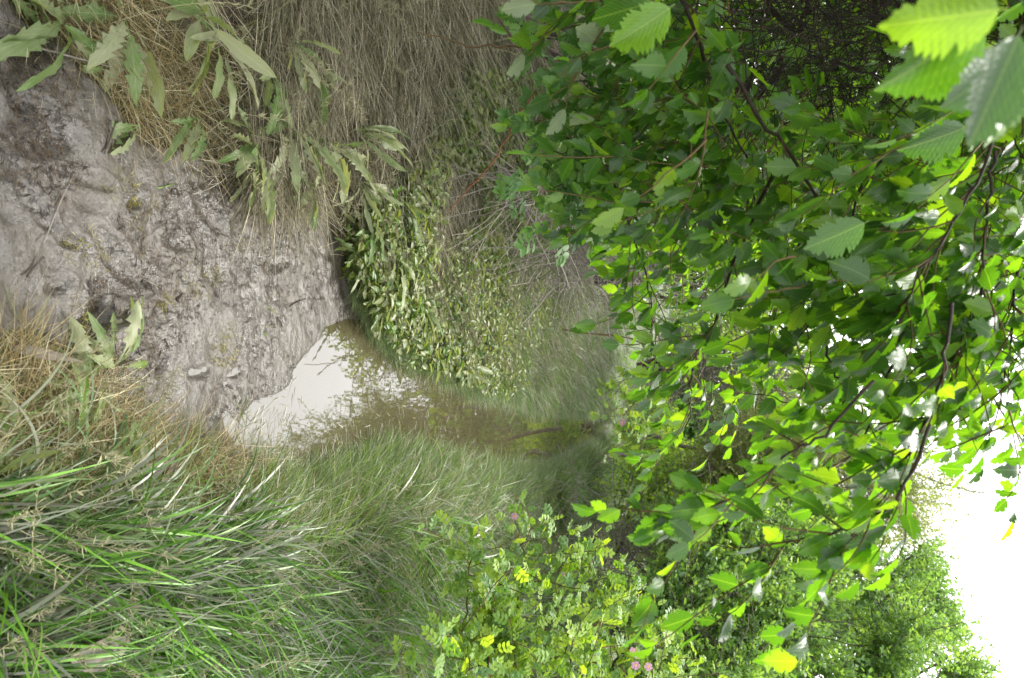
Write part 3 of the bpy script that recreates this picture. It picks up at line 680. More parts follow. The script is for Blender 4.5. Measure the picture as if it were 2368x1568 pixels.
def stick(px, py, L, r, az, lab, mat='wetwood', name='stick', tilt=0.0, h=.004, wob=.05, n=7, sides=7):
    g = G(px, py, .03); z = float(hfun(g[0], g[1]))
    l = wander((0, 0, 0), (math.sin(az), math.cos(az), tilt), L, n, wob); l[:, 2] = l[:, 2] * .3 + np.linspace(0, tilt * L, n + 1)
    l -= l[n // 2]; rad = r * (1 - .4 * np.linspace(0, 1, n + 1)) * rng.uniform(.85, 1.15, n + 1)
    V, F = tube(l, rad, sides)
    m = n + 1; V = np.concatenate([V, [l[0], l[-1]]]); F = np.concatenate([F, [[len(V) - 2, (k + 1) % sides, k, len(V) - 2] for k in range(0)] or np.zeros((0, 4), int)])
    caps = [[len(V) - 2, (k + 1) % sides, k, k] for k in range(sides)] + [[len(V) - 1, (m - 1) * sides + k, (m - 1) * sides + (k + 1) % sides, (m - 1) * sides + (k + 1) % sides] for k in range(sides)]
    me = bpy.data.meshes.new(name); me.from_pydata([tuple(v) for v in V], [], [tuple(f) for f in F.tolist()] + [tuple(c[:3]) for c in caps])
    me.materials.append(M[mat]); [setattr(p, 'use_smooth', True) for p in me.polygons]
    o = link(name, me, None, label=lab, category='stick'); o.location = (g[0], g[1], z + h + r * .5)
    return o
stick(222, 325, .105, .0035, -1.05, 'straight dark stick pressed in mud near the left bank')
stick(418, 688, .034, .0050, -.85, 'short thick dark wood chip in the middle of the mud')
stick(690, 700, .13, .0028, -.55, 'thin forked dark twig on mud below the pool', wob=.12)
stick(655, 745, .09, .0026, .35, 'crooked black twig lying beside the pool edge', wob=.2)
stick(160, 385, .06, .004, -.1, 'rounded dark lump of wood in mud near the camera')
stick(50, 620, .07, .004, -.9, 'dark twig on near mud between the trampled hollows')
stick(345, 655, .15, .0018, .25, 'long thin grey stalk flat across the wet mud', 'grey_twig')
stick(110, 480, .26, .0022, -1.1, 'pale straw-thin stalk across churned near mud', 'grey_twig')
stick(100, 135, .22, .0032, -.15, 'buff dry stalk standing across the mud by the left weeds', 'driftwood', tilt=.1, h=.03)
stick(378, 430, .16, .0024, -.25, 'pale green-tan reed stem lying near the left mud edge', 'green_stem')
stick(470, 600, .08, .0016, -1.3, 'hair-thin dark rootlet on smooth mud', wob=.15)
stick(545, 640, .07, .0018, -1.5, 'thin dark stem lying across smooth mud far from both banks')
stick(270, 1120, .16, .0042, -.6, 'rough brown woody stem poking out of matted straw on the right', 'grey_twig', tilt=.2, h=.05)
stick(1167, 340, .60, .030, 1.45, 'weathered grey branch stub lying across the dead grass', 'driftwood', name='driftwood_branch', h=.12, wob=.06, n=9)
stick(1345, 500, .95, .013, 1.15, 'bleached bare stick lying under the elm leaves', 'driftwood', name='driftwood_branch', tilt=.1, h=.2, n=9)
stick(905, 470, .30, .004, -.6, 'thin pale stalk leaning in the left bank weeds', 'grey_twig', tilt=.3, h=.06)
stick(680, 960, .30, .0045, -.15, 'bleached reed stem floating at the right water edge', 'driftwood', name='reed_stem', h=.0)
stick(655, 975, .22, .004, -.3, 'shorter bleached reed floating alongside the long one', 'driftwood', name='reed_stem', h=.0)
stick(1130, 1290, .9, .004, .9, 'thin brown cane arching through the right bank grass', 'shoot', tilt=.25, h=.3, wob=.12, n=12)
stick(820, 800, .05, .001, .2, 'spider-thin stem tip breaking the bright pool surface', 'wetwood', h=.001, wob=.25)

# ================================================================== ELM
EL = [leaf_mesh('elm_leaf', M['elm'], 1, (.64), 28, 14, .19, f, dr, .014, wide=w, tip=.75, cup=c, twist=dr * .5, curl=.06 - dr * .1) for (f, dr, w, c) in
      ((.20, .35, .44, 0), (.05, .6, .41, .05), (.35, .2, .46, 0), (.12, .9, .43, .03), (.25, -.1, .40, 0), (.5, .5, .44, 0))]
ES = [leaf_mesh('elm_leaf', M['elm_silt'], 1, .62, 28, 14, .18, f, dr, .012, wide=.45, tip=.7) for (f, dr) in ((.2, .3), (.1, .6))]
EF = [leaf_mesh('small_elm_leaf', M['elm_far'], 1, .62, 8, 4, .10, f, dr, .01, wide=.46, tip=.7) for (f, dr) in ((.2, .3), (.1, .7), (.4, 0))]
elm = thing('elm_tree', 'big elm with large serrated leaves drooping over the stream from the left', 'tree', (-1.9, 2.2, .4))
EO = np.array(elm.location)
shoots = []                             # (polyline, radius)
leaves = []                             # (pos, dir, up, size, silty)
def leafy(l, size, gap, silty=False, droop=.45, start=0.12):
    seg = np.linalg.norm(np.diff(l, axis=0), axis=1); cum = np.concatenate([[0], np.cumsum(seg)]); tot = cum[-1]
    s = tot * start + gap * random.random(); k = random.choice((0, 1))
    while s < tot:
        p = np.array([np.interp(s, cum, l[:, i]) for i in range(3)]); q = np.array([np.interp(min(s + .02, tot), cum, l[:, i]) for i in range(3)]); pb = np.array([np.interp(max(s - .02, 0), cum, l[:, i]) for i in range(3)])
        t = q - pb; t /= np.linalg.norm(t) + 1e-9
        side = np.cross(t, [0, 0, 1.]); side /= np.linalg.norm(side) + 1e-9
        d = .55 * t + (1 if k else -1) * .8 * side + np.array([0, 0, -droop]) + rng.normal(0, .28, 3)
        up = np.array([0, 0, 1.]) + rng.normal(0, .62, 3) + np.array([0, -.25, 0])
        leaves.append((p, d, up, size * rng.uniform(.6, 1.15) * (1 if s < tot * .85 else .8), silty)); k = 1 - k; s += gap * rng.uniform(.8, 1.25)
    leaves.append((l[-1], t + np.array([0, 0, -.2]), np.array([0, 0, 1.]) + rng.normal(0, .3, 3), size * .85, silty))
def side_shoots(l, n, L, size, gap, silty=False, lo=.15, down=.35):
    for k in range(n):
        f = lo + (1 - lo) * (k + rng.uniform(0, 1)) / n; i = min(len(l) - 2, int(f * (len(l) - 1)))
        p = l[i] + (l[i + 1] - l[i]) * rng.uniform(); t = l[i + 1] - l[i]; t /= np.linalg.norm(t)
        d = t * .8 + rng.normal(0, .55, 3) + np.array([.15, 0, -down])
        w = wander(p, d, L * rng.uniform(.6, 1.3), 6, .13, .05)
        shoots.append((w, .0018)); leafy(w, size, gap, silty)
def PB(pts, d0, d1):
    pts = np.array(pts, float); dd = np.linspace(d0, d1, len(pts)); return P(pts[:, 0], pts[:, 1], dd)
mains = [  # photographed branches: points, depth range, radius, side shoots, leaf size
    ([(1500, -150), (1595, 50), (1648, 192), (1675, 275), (1734, 385), (1745, 470)], 1.7, 1.9, .006, 14, .095),
    ([(1790, 400), (1734, 520), (1675, 666), (1645, 752), (1611, 806), (1598, 868), (1595, 918), (1586, 985), (1520, 1060)], 1.75, 2.3, .0055, 15, .07),
    ([(1400, 380), (1462, 539), (1502, 676), (1508, 740), (1540, 820)], 2.0, 2.3, .004, 14, .07),
    ([(1680, 150), (1775, 300), (1815, 338), (1931, 517), (1951, 586), (1948, 666), (1955, 735), (1974, 792), (2024, 851)], 1.6, 1.9, .0055, 20, .085),
    ([(1900, 780), (1941, 885), (1974, 925), (2041, 955)], 1.75, 1.9, .004, 9, .08),
    ([(2420, 500), (2356, 629), (2346, 702), (2340, 769), (2323, 868), (2290, 930)], 1.7, 1.6, .005, 14, .08),
    ([(2150, 980), (2078, 1144), (1990, 1214), (1903, 1238), (1829, 1252), (1770, 1310)], 1.25, 1.35, .0035, 6, .07),
    ([(2020, 880), (1900, 1000), (1820, 1050), (1740, 1120), (1660, 1165), (1570, 1205)], 1.3, 1.4, .0035, 7, .07),
    ([(2200, 700), (2180, 850), (2150, 960), (2100, 1060), (2060, 1130), (1960, 1260)], 1.35, 1.3, .004, 13, .072),
    ([(2450, 800), (2345, 880), (2330, 960), (2300, 1020)], 1.45, 1.4, .002, 3, .06),
    ([(2500, -100), (2300, 150), (2290, 350), (2200, 520), (2120, 650), (2080, 760)], 1.3, 1.4, .005, 20, .085),
    ([(2260, 260), (2120, 320), (2000, 420), (1960, 600), (1900, 700), (1830, 800)], 1.5, 1.7, .005, 14, .085),
    ([(2300, 350), (2280, 500), (2270, 650), (2230, 780), (2200, 900)], 1.5, 1.5, .004, 18, .08),
    ([(1850, 560), (1800, 660), (1780, 760), (1745, 850), (1700, 930)], 2.1, 2.3, .004, 8, .07),
    ([(2100, 750), (2040, 900), (2000, 1000), (1930, 1080), (1850, 1120)], 1.6, 1.6, .004, 8, .07),
]
for pts, d0, d1, r, ns, sz in mains:
    l = smooth_line(PB(pts, d0, d1), 26, .003); sz *= .8
    V, F = tube(l - EO, r * np.linspace(.85, .25, len(l)), 7)
    link('branch', mesh_np('branch', V, F, M['twig']), elm)
    side_shoots(l, int(ns * 1.2), .20, sz, .038); leafy(l, sz, .07, start=.3)
# silty drooping sprays low on the left
for pts, d0, d1 in (([(1420, -80), (1330, 20), (1250, 90), (1220, 130)], 1.9, 1.8), ([(1450, 0), (1400, 60), (1340, 150), (1300, 250)], 1.8, 1.8), ([(1520, 40), (1460, 110), (1420, 200), (1380, 290)], 1.8, 1.9), ([(1480, -60), (1420, -10), (1300, 5), (1240, 10)], 1.8, 1.7), ([(1560, 420), (1480, 480), (1420, 520), (1330, 560)], 2.1, 2.2)):
    l = smooth_line(PB(pts, d0, d1), 14, .003); shoots.append((l, .003)); side_shoots(l, 3, .14, .07, .05, True); leafy(l, .085, .055, True)
# the rest of the crown
def inpoly(poly, a, b): return sdf(poly, a, b) < 0
CROWN = [(1290, -600), (1290, 0), (1400, 160), (1420, 420), (1450, 560), (1560, 640), (1560, 780), (1640, 860), (1800, 880), (1880, 860), (1960, 900), (2060, 860), (2180, 900), (2250, 860), (2290, 820), (2360, 860), (2500, 900), (3100, 900), (3100, -600)]
def fill(n, d0, d1, size, L, gap, poly, holes=()):
    c = 0
    while c < n:
        a = rng.uniform(1250, 3050); b = rng.uniform(-600, 1250)
        if not inpoly(poly, np.array([a]), np.array([b]))[0]: continue
        if any(inpoly(h, np.array([a]), np.array([b]))[0] and rng.uniform() < .85 for h in holes): continue
        p = P(a, b, rng.uniform(d0, d1)); d = np.array([rng.normal(.35, .5), rng.normal(-.1, .5), rng.normal(-.25, .35)])
        w = wander(p, d, L * rng.uniform(.6, 1.3), 6, .14, .06); shoots.append((w, .0018)); leafy(w, size, gap); c += 1
TANGLE = [(1700, -600), (1700, 60), (1800, 210), (2000, 260), (2200, 260), (2270, 120), (2330, -600)]
fill(30, 1.25, 1.7, .068, .22, .055, [(1500, -200), (1560, 400), (1700, 560), (1900, 700), (2060, 860), (2300, 820), (3000, 860), (3000, -400)], (TANGLE,))
UPL = [(1290, -600), (1290, -40), (1400, 120), (1430, 400), (1460, 560), (1580, 620), (1700, 640), (1850, 720), (1960, 860), (2180, 880), (2300, 800), (3100, 850), (3100, -600)]
fill(400, 1.7, 2.7, .056, .26, .038, UPL, (TANGLE,))
fill(8, 1.7, 2.6, .058, .24, .05, [(1560, 640), (1560, 780), (1640, 1000), (1850, 1080), (1960, 860), (1850, 720), (1700, 640)])
fill(210, 1.5, 2.5, .055, .26, .04, [(2150, 200), (2120, 820), (2290, 850), (2500, 820), (2500, 150)])
fill(150, 1.8, 2.6, .05, .26, .036, [(1450, -40), (1480, 500), (1650, 560), (1750, 250), (1700, 0)])
fill(520, 2.5, 3.8, .052, .28, .036, [(1420, -600), (1450, 450), (1560, 560), (1700, 640), (2050, 650), (3100, 700), (3100, -600)])
# the closest leaves at the top corner
for (a, b, dd, sz, dv) in ((2330, 20, .62, .085, (.1, -.1, -.9)), (2290, 30, .7, .10, (.6, 0, -.75)), (2365, 60, .60, .09, (.8, .1, -.3)), (2350, 110, .68, .075, (.6, -.2, -.6)), (2290, 105, .85, .09, (.4, 0, -.8)),
                           (1560, 10, 1.15, .10, (.5, 0, -.8)), (1510, 5, 1.2, .09, (.2, 0, -1)), (2365, 130, .7, .07, (.9, 0, -.1)), (2240, 290, 1.2, .095, (.35, -.1, -.8)), (2010, 510, 1.25, .10, (.4, .1, -.85))):
    leaves.append((P(a, b, dd), np.array(dv), np.array([.3, -.9, .5]), sz, False))
V, F, _ = merge([tube(l - EO, r * np.linspace(1.2, .5, len(l)), 3) for l, r in shoots])
link('twigs', mesh_np('twigs', V, F, M['shoot']), elm, kind='stuff')
# unseen crown high above the left bank, added to shade the elm leaves below
cp = np.stack([rng.uniform(-3.6, -.55, 2600), rng.uniform(-.6, 4.0, 2600), rng.uniform(2.7, 4.6, 2600)], -1); cp = cp[fbm(cp[:, 0], cp[:, 1] + cp[:, 2], .9, 2, 61) > -.3]
c2 = np.stack([rng.uniform(-3.2, -.45, 1700), rng.uniform(1.6, 5.2, 1700), rng.uniform(2.6, 4.4, 1700)], -1)
SHADE_CROWN = np.concatenate([cp, c2])
# trunk and limbs
lm = [([(-1.9, 2.2, .3), (-1.92, 2.2, 1.2), (-1.8, 2.15, 2.3), (-1.7, 2.1, 3.6), (-1.8, 2.0, 5.2)], .13, .06),
      ([(-1.85, 2.2, 1.7), (-1.5, 2.1, 2.2), (-1.0, 1.9, 2.7), (-.5, 1.8, 2.9), (.1, 1.7, 2.95)], .05, .012),
      ([(-1.85, 2.2, 1.4), (-1.5, 2.05, 1.8), (-1.1, 1.9, 1.95), (-.8, 1.85, 2.0)], .035, .010),
      ([(-1.8, 2.2, 2.6), (-1.2, 2.6, 3.4), (-.6, 3.0, 4.0)], .05, .015)]
for i, (pts, r0, r1) in enumerate(lm):
    l = smooth_line(pts, 18, .012); V, F = tube(l - EO, np.linspace(r0, r1, len(l)), 10)
    link('trunk' if i == 0 else 'limb', mesh_np('trunk' if i == 0 else 'limb', V, F, M['bark']), elm)
# the 300 leaves that show largest are parts, the rest one mass
pos = np.array([q[0] for q in leaves]); sz = np.array([q[3] for q in leaves]); a, b, dd = toP(pos[:, 0], pos[:, 1], pos[:, 2])
vis = (a > -20) & (a < 2390) & (b > -20) & (b < 1590) & (dd > .3)
score = np.where(vis, sz / np.maximum(dd, .3), 0); order = np.argsort(-score)
ers = np.array([tuple(frame_euler(q[1], q[2])) for q in leaves])
hero = set(order[:300].tolist())
for i in order[:300]:
    q = leaves[i]; o = link('leaf', random.choice(ES if q[4] else EL), elm); o.location = q[0] - EO; o.rotation_euler = tuple(ers[i]); o.scale = (q[3],) * 3
rest = np.array([i for i in range(len(leaves)) if i not in hero])
sil = np.array([leaves[i][4] for i in rest])
scatter('foliage', pos[rest] - EO, ers[rest], sz[rest], EL, elm, kind='stuff')

# ================================================================== DEAD TWIG TANGLE behind the elm's near leaves
dead = thing('dead_tree', 'tangle of bare dark twigs hanging from a leaning grey limb behind the elm leaves', 'tree', (-2.2, 3.2, .5)); DO = np.array(dead.location)
l = smooth_line([(-2.2, 3.2, .3), (-1.9, 3.0, 1.4), tuple(P(2080, 0, 3.0)), tuple(P(2160, 45, 2.9)), tuple(P(2300, 70, 2.8)), tuple(P(2480, 90, 2.7))], 22, .01)
V, F = tube(l - DO, np.linspace(.07, .035, len(l)), 10); link('trunk', mesh_np('trunk', V, F, M['bark']), dead)
for pts in ([(1980, -100), (2050, 60), (2120, 200)], [(1900, -120), (1850, 60), (1780, 200), (1720, 320)], [(2200, -50), (2100, 90), (2090, 250), (2150, 330)], [(1750, -100), (1820, 80), (1960, 160), (2160, 210)]):
    l = smooth_line(PB(pts, 2.6, 2.9), 14, .012); V, F = tube(l - DO, np.linspace(.012, .004, len(l)), 6); link('branch', mesh_np('branch', V, F, M['twig']), dead)
tw = []
for _ in range(800):
    a = rng.normal(1970, 180); b = rng.normal(70, 110); p = P(a, b, rng.uniform(1.7, 3.0)); d = rng.normal(0, 1, 3)
    tw.append(tube(wander(p, d, rng.uniform(.2, .6), 7, .22) - DO, rng.uniform(.0008, .0020), 3))
V, F, _ = merge(tw); link('twigs', mesh_np('twigs', V, F, M['twig']), dead, kind='stuff')

# ================================================================== generic bush: stems + foliage in noisy blobs
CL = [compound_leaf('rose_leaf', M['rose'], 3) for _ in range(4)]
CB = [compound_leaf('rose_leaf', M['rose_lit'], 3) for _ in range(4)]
def spray_mesh(mat, n=14, L=.30, ls=.045, wd=.5, up=.2):
    """a leafy twig for crowns seen from a distance"""
    Vs, Fs, UVs = [], [], []; c = 0
    ln = wander((0, 0, 0), (0, 1, up), L, 5, .15); V, F = tube(ln, .002, 3); Vs.append(V); Fs.append(F); UVs += [(.5, 0)] * len(V); c = len(V)
    for k in range(n):
        f = (k + .5) / n * 5; i = min(4, int(f)); p = ln[i] + (ln[i + 1] - ln[i]) * (f - i)
        d = Vector((random.gauss(0, .9), random.uniform(-.1, 1), random.gauss(.1, .6))); e = frame_euler(d, (random.gauss(0, .6), random.gauss(0, .6), 1)).to_matrix()
        sz_ = ls * random.uniform(.6, 1.25)
        for si in (0, .35, .75, 1):
            w = (.02, .5, .42, .03)[(0, .35, .75, 1).index(si)] * wd
            for t in (-1, 0, 1): Vs.append(np.array([tuple(Vector(p) + e @ Vector((t * w * sz_, si * sz_, .2 * abs(t) * w * sz_ - .12 * si * si * sz_)))])); UVs.append((.5 + .5 * t, si))
        Fs.append(np.array([(c + i * 3 + j, c + i * 3 + j + 1, c + i * 3 + j + 4, c + i * 3 + j + 3) for i in range(3) for j in range(2)])); c += 12
    return mesh_np('leafy_spray', np.concatenate(Vs), np.concatenate(Fs), mat, uv=UVs)
SP = {k: [spray_mesh(M[k], 16, .30, s) for _ in range(5)] for k, s in (('hedge', .05), ('rose_lit', .034), ('rose', .04), ('farhedge', .06), ('budding', .03), ('elm_far', .07))}
def blob_points(blobs, n, shell=.55, seed=0):
    """points in ellipsoids (cx,cy,cz,rx,ry,rz), thinned by noise so clumps and gaps appear"""
    w = np.array([b_[3] * b_[4] * b_[5] for b_ in blobs]) ** .7; w /= w.sum(); out = []; nn = []
    while len(out) < n:
        b_ = blobs[rng.choice(len(blobs), p=w)]; v = rng.normal(0, 1, 3); v /= np.linalg.norm(v)
        r = shell + (1 - shell) * rng.uniform() ** .7; r *= 1 + .38 * vnoise(np.array(v[0] * 3 + seed), np.array(v[1] * 3 + v[2] * 5))
        p = np.array(b_[:3]) + v * r * np.array(b_[3:])
        if p[2] < .1: continue
        if vnoise(np.array(p[0] * 2.3 + p[2] * 1.7 + seed), np.array(p[1] * 2.3 - p[2] * 2.1), 5) < -.12: continue
        out.append(p); nn.append(v)
    return np.array(out), np.array(nn)
def crown(name, parent, blobs, n, kind, scl, shell=.55, seed=0, droop=0.0):
    p, v = blob_points(blobs, n, shell, seed); O = np.array(parent.location)
    d = v * .9 + rng.normal(0, .5, v.shape) + [0, 0, .25 - droop]
    e = np.array([tuple(frame_euler(d[i], (rng.normal(0, .3), rng.normal(0, .3), 1))) for i in range(n)])
    return scatter(name, p - O, e, rng.uniform(*scl, n), SP[kind], parent, kind='stuff')
def stems(parent, base, tips, r0, r1, mat='bark', name='stem', wob=.03, sides=6):
    O = np.array(parent.location)
    for t in tips:
        base = np.array(base, float); t = np.array(t, float); mid = base * .5 + t * .5 + rng.normal(0, .12, 3) * np.linalg.norm(t - base) * .5
        l = smooth_line([base + rng.normal(0, .03, 3) * [1, 1, 0], mid, t], 12, wob * .3); V, F = tube(l - O, np.linspace(r0, r1, len(l)), sides)
        link(name, mesh_np(name, V, F, M[mat]), parent)
def twigs(parent, blobs, n, L, r, mat, name='twigs', seed=3, shell=.1):
    p, v = blob_points(blobs, n, shell, seed); O = np.array(parent.location)
    V, F, _ = merge([tube(wander(p[i], v[i] * .5 + rng.normal(0, .6, 3), L * rng.uniform(.5, 1.4), 5, .2) - O, r * rng.uniform(.6, 1.4), 3) for i in range(n)])
    link(name, mesh_np(name, V, F, M[mat]), parent, kind='stuff')
def pblob(px, py, d, rpx, rpy, rd):     # ellipsoid given by its look
    q = P(px, py, d); s = K * d / PW; return (q[0], q[1], q[2], rpy * s, rd, rpx * s)

e_ = np.array([tuple(frame_euler(rng.normal(0, 1, 3), (rng.normal(0, .4), rng.normal(0, .4), 1))) for _ in SHADE_CROWN])
scatter('shade_foliage', SHADE_CROWN - EO, e_, rng.uniform(.9, 1.4, len(SHADE_CROWN)), SP['elm_far'], elm, kind='stuff')  # added sprays, mostly out of view, that block light from above
# left rose bush under the elm
rb = thing('rose_bush', 'dark stemmed rose bush with blue-green paired leaflets under the elm', 'bush', (-1.25, 2.9, .35)); RO = np.array(rb.location)
canes = [[(1700, 250), (1500, 180), (1400, 140), (1330, 170)], [(1640, 300), (1520, 230), (1400, 200), (1300, 190)], [(1590, 420), (1480, 310), (1390, 260), (1290, 250)], [(1560, 480), (1440, 360), (1330, 330), (1250, 300)],
         [(1560, 500), (1460, 420), (1360, 400), (1270, 340)], [(1520, 520), (1430, 470), (1340, 440), (1280, 440)], [(1480, 180), (1380, 100), (1300, 90), (1230, 100)], [(1500, 560), (1420, 500), (1330, 490)]]
rl = []
for c_ in canes:
    l = smooth_line(PB(c_, 2.5, 2.15), 16, .008); V, F = tube(l - RO, np.linspace(.004, .0018, len(l)), 5); link('cane', mesh_np('cane', V, F, M['twig']), rb)
    for k in range(15):
        i = rng.integers(3, len(l) - 1); p = l[i] + (l[i + 1] - l[i]) * rng.uniform(); d = rng.normal(0, .8, 3) + [.3, -.2, -.1]; rl.append((p, d, rng.uniform(.07, .13)))
for _ in range(110):
    a = rng.normal(1340, 80); b = rng.normal(370, 90); rl.append((P(a, b, rng.uniform(2.15, 2.7)), rng.normal(0, .8, 3) + [.2, -.3, -.2], rng.uniform(.07, .13)))
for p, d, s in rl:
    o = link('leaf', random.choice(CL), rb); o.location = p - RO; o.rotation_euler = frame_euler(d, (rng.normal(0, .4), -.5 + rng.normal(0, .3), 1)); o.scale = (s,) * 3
l = smooth_line(P(np.array([1235., 1200, 1160, 1120, 1070, 1040]), np.array([215., 270, 330, 400, 450, 490]), np.array([2.3, 2.5, 2.75, 3.0, 3.2, 3.4])), 20, .004)
V, F = tube(l - RO, np.linspace(.0032, .0022, len(l)), 6); link('cane', mesh_np('cane', V, F, M['cane']), rb)['label'] = 'long orange-red cane arching over the dead grass'
l = smooth_line(P(np.array([1240., 1190, 1120, 1040, 960]), np.array([103., 106, 110, 92, 75]), np.array([2.2, 2.3, 2.4, 2.5, 2.5])), 16, .004)
V, F = tube(l - RO, np.linspace(.0035, .002, len(l)), 6); link('cane', mesh_np('cane', V, F, M['shoot']), rb)['label'] = 'straight brown cane over the dead grass'

# dark undergrowth below the elm on the left bank
def bush(name, lab, cat, base, blobs, n, kind, scl, tips, seed, r0=.03, r1=.006, tw=0, twm='bark', shell=.5, group=None, twl=.35, twr=.003, stem='stem', smat='bark'):
    g = np.array(base, float); t = thing(name, lab, cat, tuple(g), group)
    stems(t, g - [0, 0, .1], tips, r0, r1, smat, stem)
    if n: crown('foliage', t, blobs, n, kind, scl, shell, seed)
    if tw: twigs(t, blobs, tw, twl, twr, twm, seed=seed)
    return t
def tipsof(blobs, k=1):
    out = []
    for b_ in blobs:
        for _ in range(k): out.append(np.array(b_[:3]) + rng.uniform(-.4, .4, 3) * np.array(b_[3:]))
    return out
H = lambda x, y: float(hfun(np.array(x), np.array(y), False))
# brush pile of grey dead twigs on the left bank
bl = [pblob(1300, 560, 5.5, 90, 110, .6), pblob(1400, 640, 6.5, 90, 90, .6), pblob(1260, 430, 4.2, 60, 90, .4), pblob(1480, 560, 6.0, 70, 110, .8)]
bush('brush_pile', 'heap of bleached grey dead twigs under the elm on the left bank', 'brush pile', (-1.2, 5.2, .4), bl, 0, None, None, tipsof(bl, 2), 4, .012, .004, tw=750, twm='grey_twig', twl=.5, twr=.0024, smat='grey_twig', shell=.1)
# bright small leaved bushes farther up the left bank, seen through the elm
bl = [pblob(1600, 430, 5.0, 150, 170, .7), pblob(1650, 200, 5.2, 170, 170, .8), pblob(1850, 480, 5.6, 180, 160, .8)]
bush('elm_sapling', 'bright backlit elm thicket behind the overhanging branches, nearest the dead twigs', 'tree', (-2.2, 5.2, .5), bl, 750, 'elm_far', (.7, 1.1), tipsof(bl, 2), 11, .03, .006, tw=150)
bl = [pblob(1750, 100, 6.5, 200, 250, 1.0), pblob(2000, 250, 6.8, 200, 250, 1.0), pblob(2200, 450, 7, 220, 230, 1.0), pblob(1980, -100, 6.5, 260, 200, 1), pblob(2280, 60, 6.8, 260, 260, 1), pblob(2300, -350, 6.0, 350, 260, 1)]
bush('elm_sapling', 'tall bright leafy elm sapling filling the gaps high on the left', 'tree', (-3.0, 6.6, .6), bl, 4600, 'elm_far', (.9, 1.4), tipsof(bl, 2), 12, .05, .01, tw=200)
bl = [pblob(1640, 640, 8, 90, 90, .8), pblob(1720, 720, 9, 110, 110, .9), pblob(1780, 600, 9, 120, 120, .9), pblob(1900, 560, 9.5, 130, 110, 1.0), pblob(2080, 420, 10, 130, 110, 1.0)]
bush('hazel_bush', 'yellow-green bush with small leaves behind the elm, left of the distant gap', 'bush', (-.7, 9.2, .6), bl, 1700, 'rose_lit', (1.1, 1.8), tipsof(bl, 2), 13, .03, .008, tw=500, twm='grey_twig', twl=.8, twr=.006)
bl = [pblob(1660, 850, 13, 70, 90, 1.0), pblob(1730, 900, 14, 60, 70, 1.0), pblob(1780, 830, 14, 80, 80, 1.2)]
bush('thorn_bush', 'reddish twiggy thorn bush half bare behind the middle of the elm', 'bush', (.5, 13.5, .8), bl, 900, 'rose_lit', (1.1, 1.7), tipsof(bl, 3), 14, .03, .01, tw=1400, twm='grey_twig', twl=.9, twr=.006)
# distant dark green bush and budding pale trees behind it
bl = [pblob(1650, 1000, 19, 75, 80, 1.5), pblob(1720, 1060, 19.5, 75, 80, 1.5), pblob(1780, 990, 20, 80, 70, 1.5), pblob(1600, 1080, 18, 55, 80, 1.3), pblob(1830, 1080, 20, 60, 70, 1.5), pblob(1570, 980, 21, 50, 130, 1.5), pblob(1575, 860, 22, 45, 100, 1.5)]
bush('distant_bush', 'rounded mid-green bush in the distance where the stream disappears', 'bush', (2.2, 19, .9), bl, 4200, 'farhedge', (1.3, 2.0), tipsof(bl, 2), 15, .06, .02, tw=150, twl=1.2, twr=.01)
def budding(name, lab, base, d, pxs, seed, n, reach=260):
    g = np.array(base, float); t = thing(name, lab, 'tree', tuple(g), 'pale budding trees at the end of the stream'); O = g
    crown_pts = []; tip = P(pxs[0], pxs[1], d)
    l = smooth_line([g - [0, 0, .3], g * .5 + tip * .5 + rng.normal(0, .3, 3), tip], 16, .03); V, F = tube(l - O, np.linspace(.04, .012, 16), 8); link('trunk', mesh_np('trunk', V, F, M['grey_twig']), t)
    parts = []
    for k in range(26):
        i = rng.integers(5, 15); dirv = rng.normal(0, .8, 3) + [0, 0, .7]; w = wander(l[i], dirv, rng.uniform(.6, 1.5), 8, .16)
        if k < 8: V, F = tube(w - O, np.linspace(.022, .008, 9), 5); link('limb', mesh_np('limb', V, F, M['grey_twig']), t)
        else: parts.append(tube(w - O, np.linspace(.013, .005, 9), 4))
        for _ in range(14):
            j = rng.integers(2, 9); w2 = wander(w[j], rng.normal(0, .8, 3) + [0, 0, .5], rng.uniform(.25, .65), 5, .2); parts.append(tube(w2 - O, .004, 3)); crown_pts.append(w2[-1]); crown_pts.append(w2[3])
    V, F, _ = merge(parts); link('twigs', mesh_np('twigs', V, F, M['grey_twig']), t, kind='stuff')
    cp = np.array(crown_pts); cp = cp[rng.integers(0, len(cp), n)] + rng.normal(0, .11, (n, 3))
    e = np.array([tuple(frame_euler(rng.normal(0, 1, 3), (0, 0, 1))) for _ in cp])
    scatter('foliage', cp - O, e, rng.uniform(.8, 1.5, len(cp)), SP['budding'], t, kind='stuff')
budding('budding_tree', 'pale half-leafless tree with spreading grey limbs against the white sky', (1.7, 11.2, .7), 11.2, (2110, 1075), 1, 2200)
budding('budding_tree', 'pale half-leafless tree partly hidden by hawthorn on its right', (2.9, 11.8, .7), 11.8, (2100, 1170), 2, 1800)
budding('budding_tree', 'pale half-leafless tree seen only through the elm leaves', (1.5, 13, .8), 12.8, (1930, 1010), 3, 1500)

